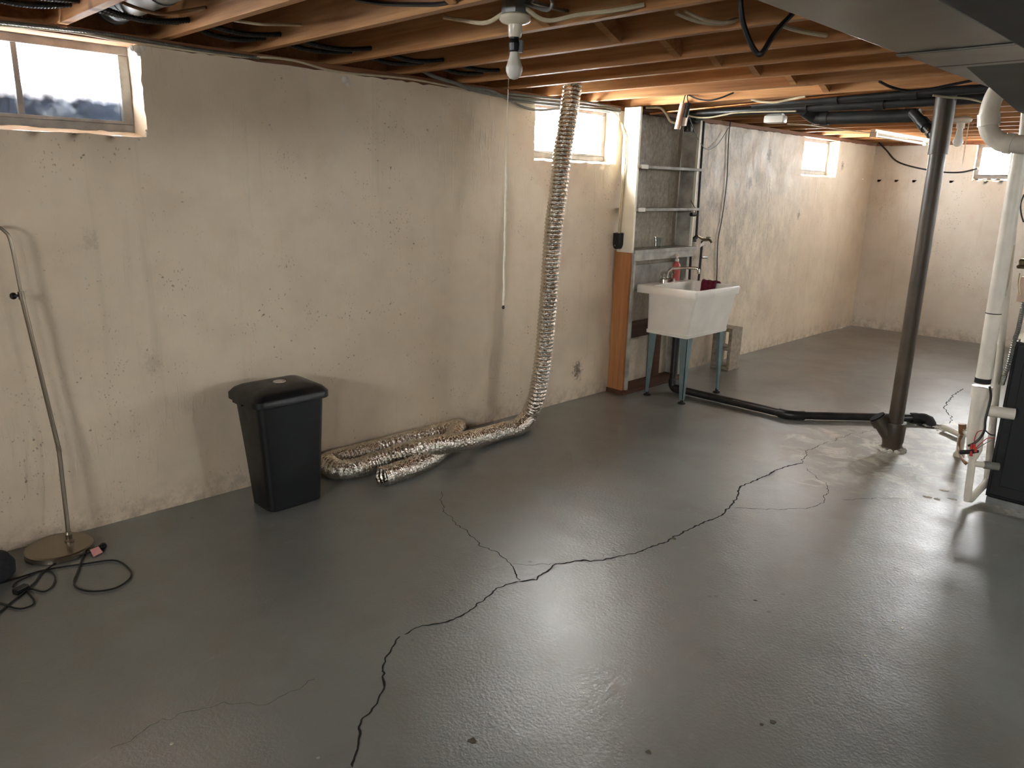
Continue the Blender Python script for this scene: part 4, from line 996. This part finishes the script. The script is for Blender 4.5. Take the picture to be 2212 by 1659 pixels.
# ---------------------------------------------------------------- ducts
du = thing('supply_duct', 'large galvanised duct running under the joists at upper right', 'duct', (3.05, 2, 2.0))
mk('trunk', box(2.93, 3.32, -1.0, 2.52, 2.0, 2.235), M['duct'], du, bevel=.004)
mk('trunk', box(2.93, 3.32, 2.53, 5.3, 2.0, 2.235), M['duct'], du, bevel=.004)
c_ = yp(1940, 118, 2.24)
ym = fl(1945, 117, 2.0).y
mk('seam', box(2.925, 3.322, ym-.012, ym+.012, 1.994, 2.0), M['duct'], du, bevel=.002)
V = [Vector(p) for p in ((3.0, 2.58, 2.0), (3.4, 2.58, 2.0), (3.4, 4.5, 1.72), (3.0, 3.2, 1.925), (3.0, 4.5, 1.9), (3.0, 4.5, 2.0), (3.4, 4.5, 2.0))]
tv = [Vector(p) for p in ((3.0, 2.57, 2.0), (3.32, 2.57, 2.0), (3.0, 3.2, 1.93), (3.32, 3.2, 1.93), (3.0, 5.35, 1.9), (3.32, 5.35, 1.9), (3.0, 5.35, 2.0), (3.32, 5.35, 2.0))]
mk('transition', (tv, [(0, 1, 3, 2), (2, 3, 5, 4), (4, 5, 7, 6), (0, 6, 7, 1), (0, 2, 4, 6), (1, 7, 5, 3)]), M['duct_olive'], du)
rd = thing('return_duct', 'dark wrapped return duct in the upper right corner', 'duct', (3.6, 1, 1.9))
mk('trunk', box(3.33, 4.1, -1.2, 4.45, 1.91, 2.235), M['duct_dark'], rd, bevel=.006)
gd = thing('round_duct', 'round galvanised duct in the joist bay at upper left', 'duct', (.5, 1.27, 2.36))
mk('run', tube([Vector((-.02, 1.27, 2.355)), Vector((3.0, 1.27, 2.37))], .078, 24), M['galv'], gd, smooth=True)
for x in (.16, .5, 1.2): mk('joint_band', tube([Vector((x, 1.27, 2.356)), Vector((x+.03, 1.27, 2.356))], .081, 24), M['galv'], gd, smooth=True)
mk('end_collar', tube([Vector((-.03, 1.27, 2.355)), Vector((.0, 1.27, 2.355))], .083, 24), M['galv'], gd, smooth=True)

# ---------------------------------------------------------------- cables through the joists
def armored(x, z, ya, yb, ph):
    P = []
    ys = [y for y in JY if ya <= y <= yb]
    for a, b in zip(ys, ys[1:]):
        sag = .016+.02*abs(math.sin(a*3+ph))
        for k in range(8):
            t = k/8; P.append(Vector((x+.03*math.sin((a+(b-a)*t)*2.2+ph), a+(b-a)*t, z-sag*math.sin(math.pi*t))))
    return resample(P, .006)
for x, z, ph, lab in ((.19, 2.29, 0, 'ribbed armoured cable through the joists nearest the wall'), (.33, 2.288, 1.4, 'second ribbed armoured cable through the joists, further from wall')):
    Pq = armored(x, z, 0.1, 3.6, ph)
    mk('armoured_cable', tube(Pq, .0125, 8, rf=lambda i, a: 1.0 if i % 2 else .82), M['armour_dark'], loc=Pq[0], label=lab, category='cable')
Pq = resample(smoothpath([wl(-30, 45, .03), wl(60, 54, .03), wl(127, 61, .03), wl(228, 73, .028), wl(304, 86, .028), wl(420, 106, .026), wl(560, 125, .026)], 8), .006)
mk('armoured_cable', tube(Pq, .009, 8, rf=lambda i, a: 1.0 if i % 2 else .8), M['armour'], loc=Pq[0], label='grey armoured cable clipped along the wall top above the near window', category='cable')
def cable(name, label, pts, r=.006, m='romex', cat='cable', sm=6):
    return mk(name, tube(pts, r, 7, sm=sm), M[m], loc=pts[0], smooth=True, label=label, category=cat)
cable('cable', 'tan cable running along the wall top toward the long window shadow', [wl(-20, 52, .022), wl(150, 68, .022), wl(265, 88, .022), wl(400, 108, .022), wl(520, 122, .024), wl(575, 124, .03), wl(640, 132, .03), wl(730, 155, .022), wl(880, 170, .022), wl(1000, 192, .02)])
cable('cable', 'pale cable dropping out of the joists onto the wall top', [wl(905, 148, .08), wl(940, 166, .05), wl(985, 180, .03), wl(1010, 190, .03), wl(1060, 203, .02), wl(1160, 219, .02), wl(1330, 243, .02)], .011, 'cable_grey')
cable('cable', 'dark cable sagging in front of the glaring window top', [wl(1010, 188, .03), wl(1060, 196, .03), wl(1095, 213, .03), wl(1130, 231, .03), wl(1165, 238, .03), wl(1200, 235, .03), wl(1230, 228, .03)], .008, 'cable_grey')
for i, lab in enumerate(('upper grey cable of the bundle over the glaring window', 'middle grey cable of the bundle over the glaring window', 'lower grey cable of the bundle over the glaring window')):
    cable('cable', lab, [wl(1100, 203+7*i, .04), wl(1160, 209+7*i, .04), wl(1240, 217+7*i, .05), wl(1300, 226+5*i, .05), wl(1340, 236+3*i, .06)], .008, 'cable_grey')
loop = [yp(1600, -15, 2.45), yp(1601, 15, 2.45), yp(1606, 50, 2.45), yp(1618, 85, 2.45), yp(1630, 108, 2.45), yp(1640, 118, 2.45), yp(1650, 110, 2.46), yp(1668, 80, 2.5), yp(1688, 55, 2.55), yp(1712, 30, 2.6)]
cable('cable', 'shiny black cable hanging in a loop below the joists', loop, .009, 'black_cable')
cable('cable', 'pale cable strung between joists above the black cable loop', [yp(1460, 27, 2.5), yp(1490, 40, 2.58), yp(1520, 48, 2.66), yp(1560, 50, 2.74), yp(1590, 42, 2.8)], .008)
cable('cable', 'second pale cable beside the cable over the black loop', [yp(1480, 24, 2.5), yp(1510, 38, 2.58), yp(1540, 47, 2.66), yp(1575, 48, 2.74), yp(1593, 41, 2.8)], .006)
cable('cable', 'pale cable tucked under the duct edge', [yp(1690, 55, 2.95), yp(1715, 63, 3.02), yp(1745, 70, 3.1), yp(1785, 76, 3.2)], .009)
cable('cable', 'brown cable sagging across the orange joist face', [yp(1488, 205, 4.9), yp(1505, 213, 4.88), yp(1530, 217, 4.86), yp(1555, 212, 4.86), yp(1585, 200, 4.88)], .006, 'black_cable')
cable('cable', 'yellowish cable sagging under the last orange joist', [yp(1623, 215, 4.95), yp(1645, 220, 4.96), yp(1675, 221, 4.96), yp(1705, 215, 4.96), yp(1740, 208, 4.95)], .008)
cable('cable', 'dark cable drooping beneath the duct near the stack', [yp(1900, 176, 4.6), yp(1925, 188, 4.7), yp(1960, 196, 4.75), yp(2000, 194, 4.75), yp(2050, 184, 4.75), yp(2100, 174, 4.75)], .008, 'black_cable')
cable('cable', 'thin tan cable crossing in front of the overhead pipes', [yp(2015, 206, 4.957), yp(2045, 210, 5.0), yp(2090, 213, 5.06), yp(2128, 222, 5.085)], .006)
cable('cable', 'thin dark cable drooping across the far wall to its window', [yp(1898, 308, 9.868), yp(1915, 325, 9.868), yp(1935, 347, 9.868), yp(1970, 360, 9.868), yp(2030, 371, 9.868), yp(2075, 372, 9.868), yp(2112, 364, 9.868)], .009, 'black_cable')
cable('cable', 'white cable sagging below the copper pipe', [yp(1480, 247, 5.15), yp(1500, 253, 5.2), yp(1530, 254, 5.2), yp(1565, 248, 5.2), yp(1600, 243, 5.2), yp(1720, 240, 5.25)], .006)
cable('cable', 'yellow cable dropping behind the hanging work light', [yp(1395, 233, 4.95), yp(1425, 233, 5.0), yp(1438, 245, 5.05), yp(1448, 262, 5.1), yp(1460, 266, 5.1)], .009)
cable('cable', 'white cable beside the bulb holder, left of it', [yp(960, 38, 2.2), yp(1000, 44, 2.15), yp(1050, 49, 2.1), Vector((fx.x-.04, fx.y, 2.25))], .008)
cable('cable', 'white cable beside the bulb holder, right of it', [Vector((fx.x+.04, fx.y, 2.25)), yp(1180, 44, 2.15), yp(1250, 32, 2.22), yp(1330, 22, 2.3), yp(1392, 10, 2.34)], .008)
cable('cable', 'black cable draped over the joist left of the bulb', [yp(770, 0, 1.86), yp(830, 8, 1.87), yp(900, 10, 1.87), yp(955, 8, 1.87), yp(1000, -8, 1.86)], .008, 'black_cable')
cable('cable', 'brown cable sagging over the round galvanised duct', [yp(265, 6, 1.12), yp(310, 22, 1.2), yp(350, 30, 1.3), yp(400, 24, 1.4), yp(445, 16, 1.45)], .007, 'brown_hose')
cable('cable', 'thin pale cable in the joist bay left of the grainy joist', [yp(505, 44, 1.5), yp(560, 52, 1.6), yp(610, 53, 1.72), yp(650, 54, 1.86)], .006)
cable('cable', 'thin white cable strung under the far joists near the strip light', [fl(1700, 268, 2.2), fl(1745, 270, 2.2), fl(1800, 278, 2.2), fl(1880, 287, 2.2), fl(1960, 300, 2.2)], .005)
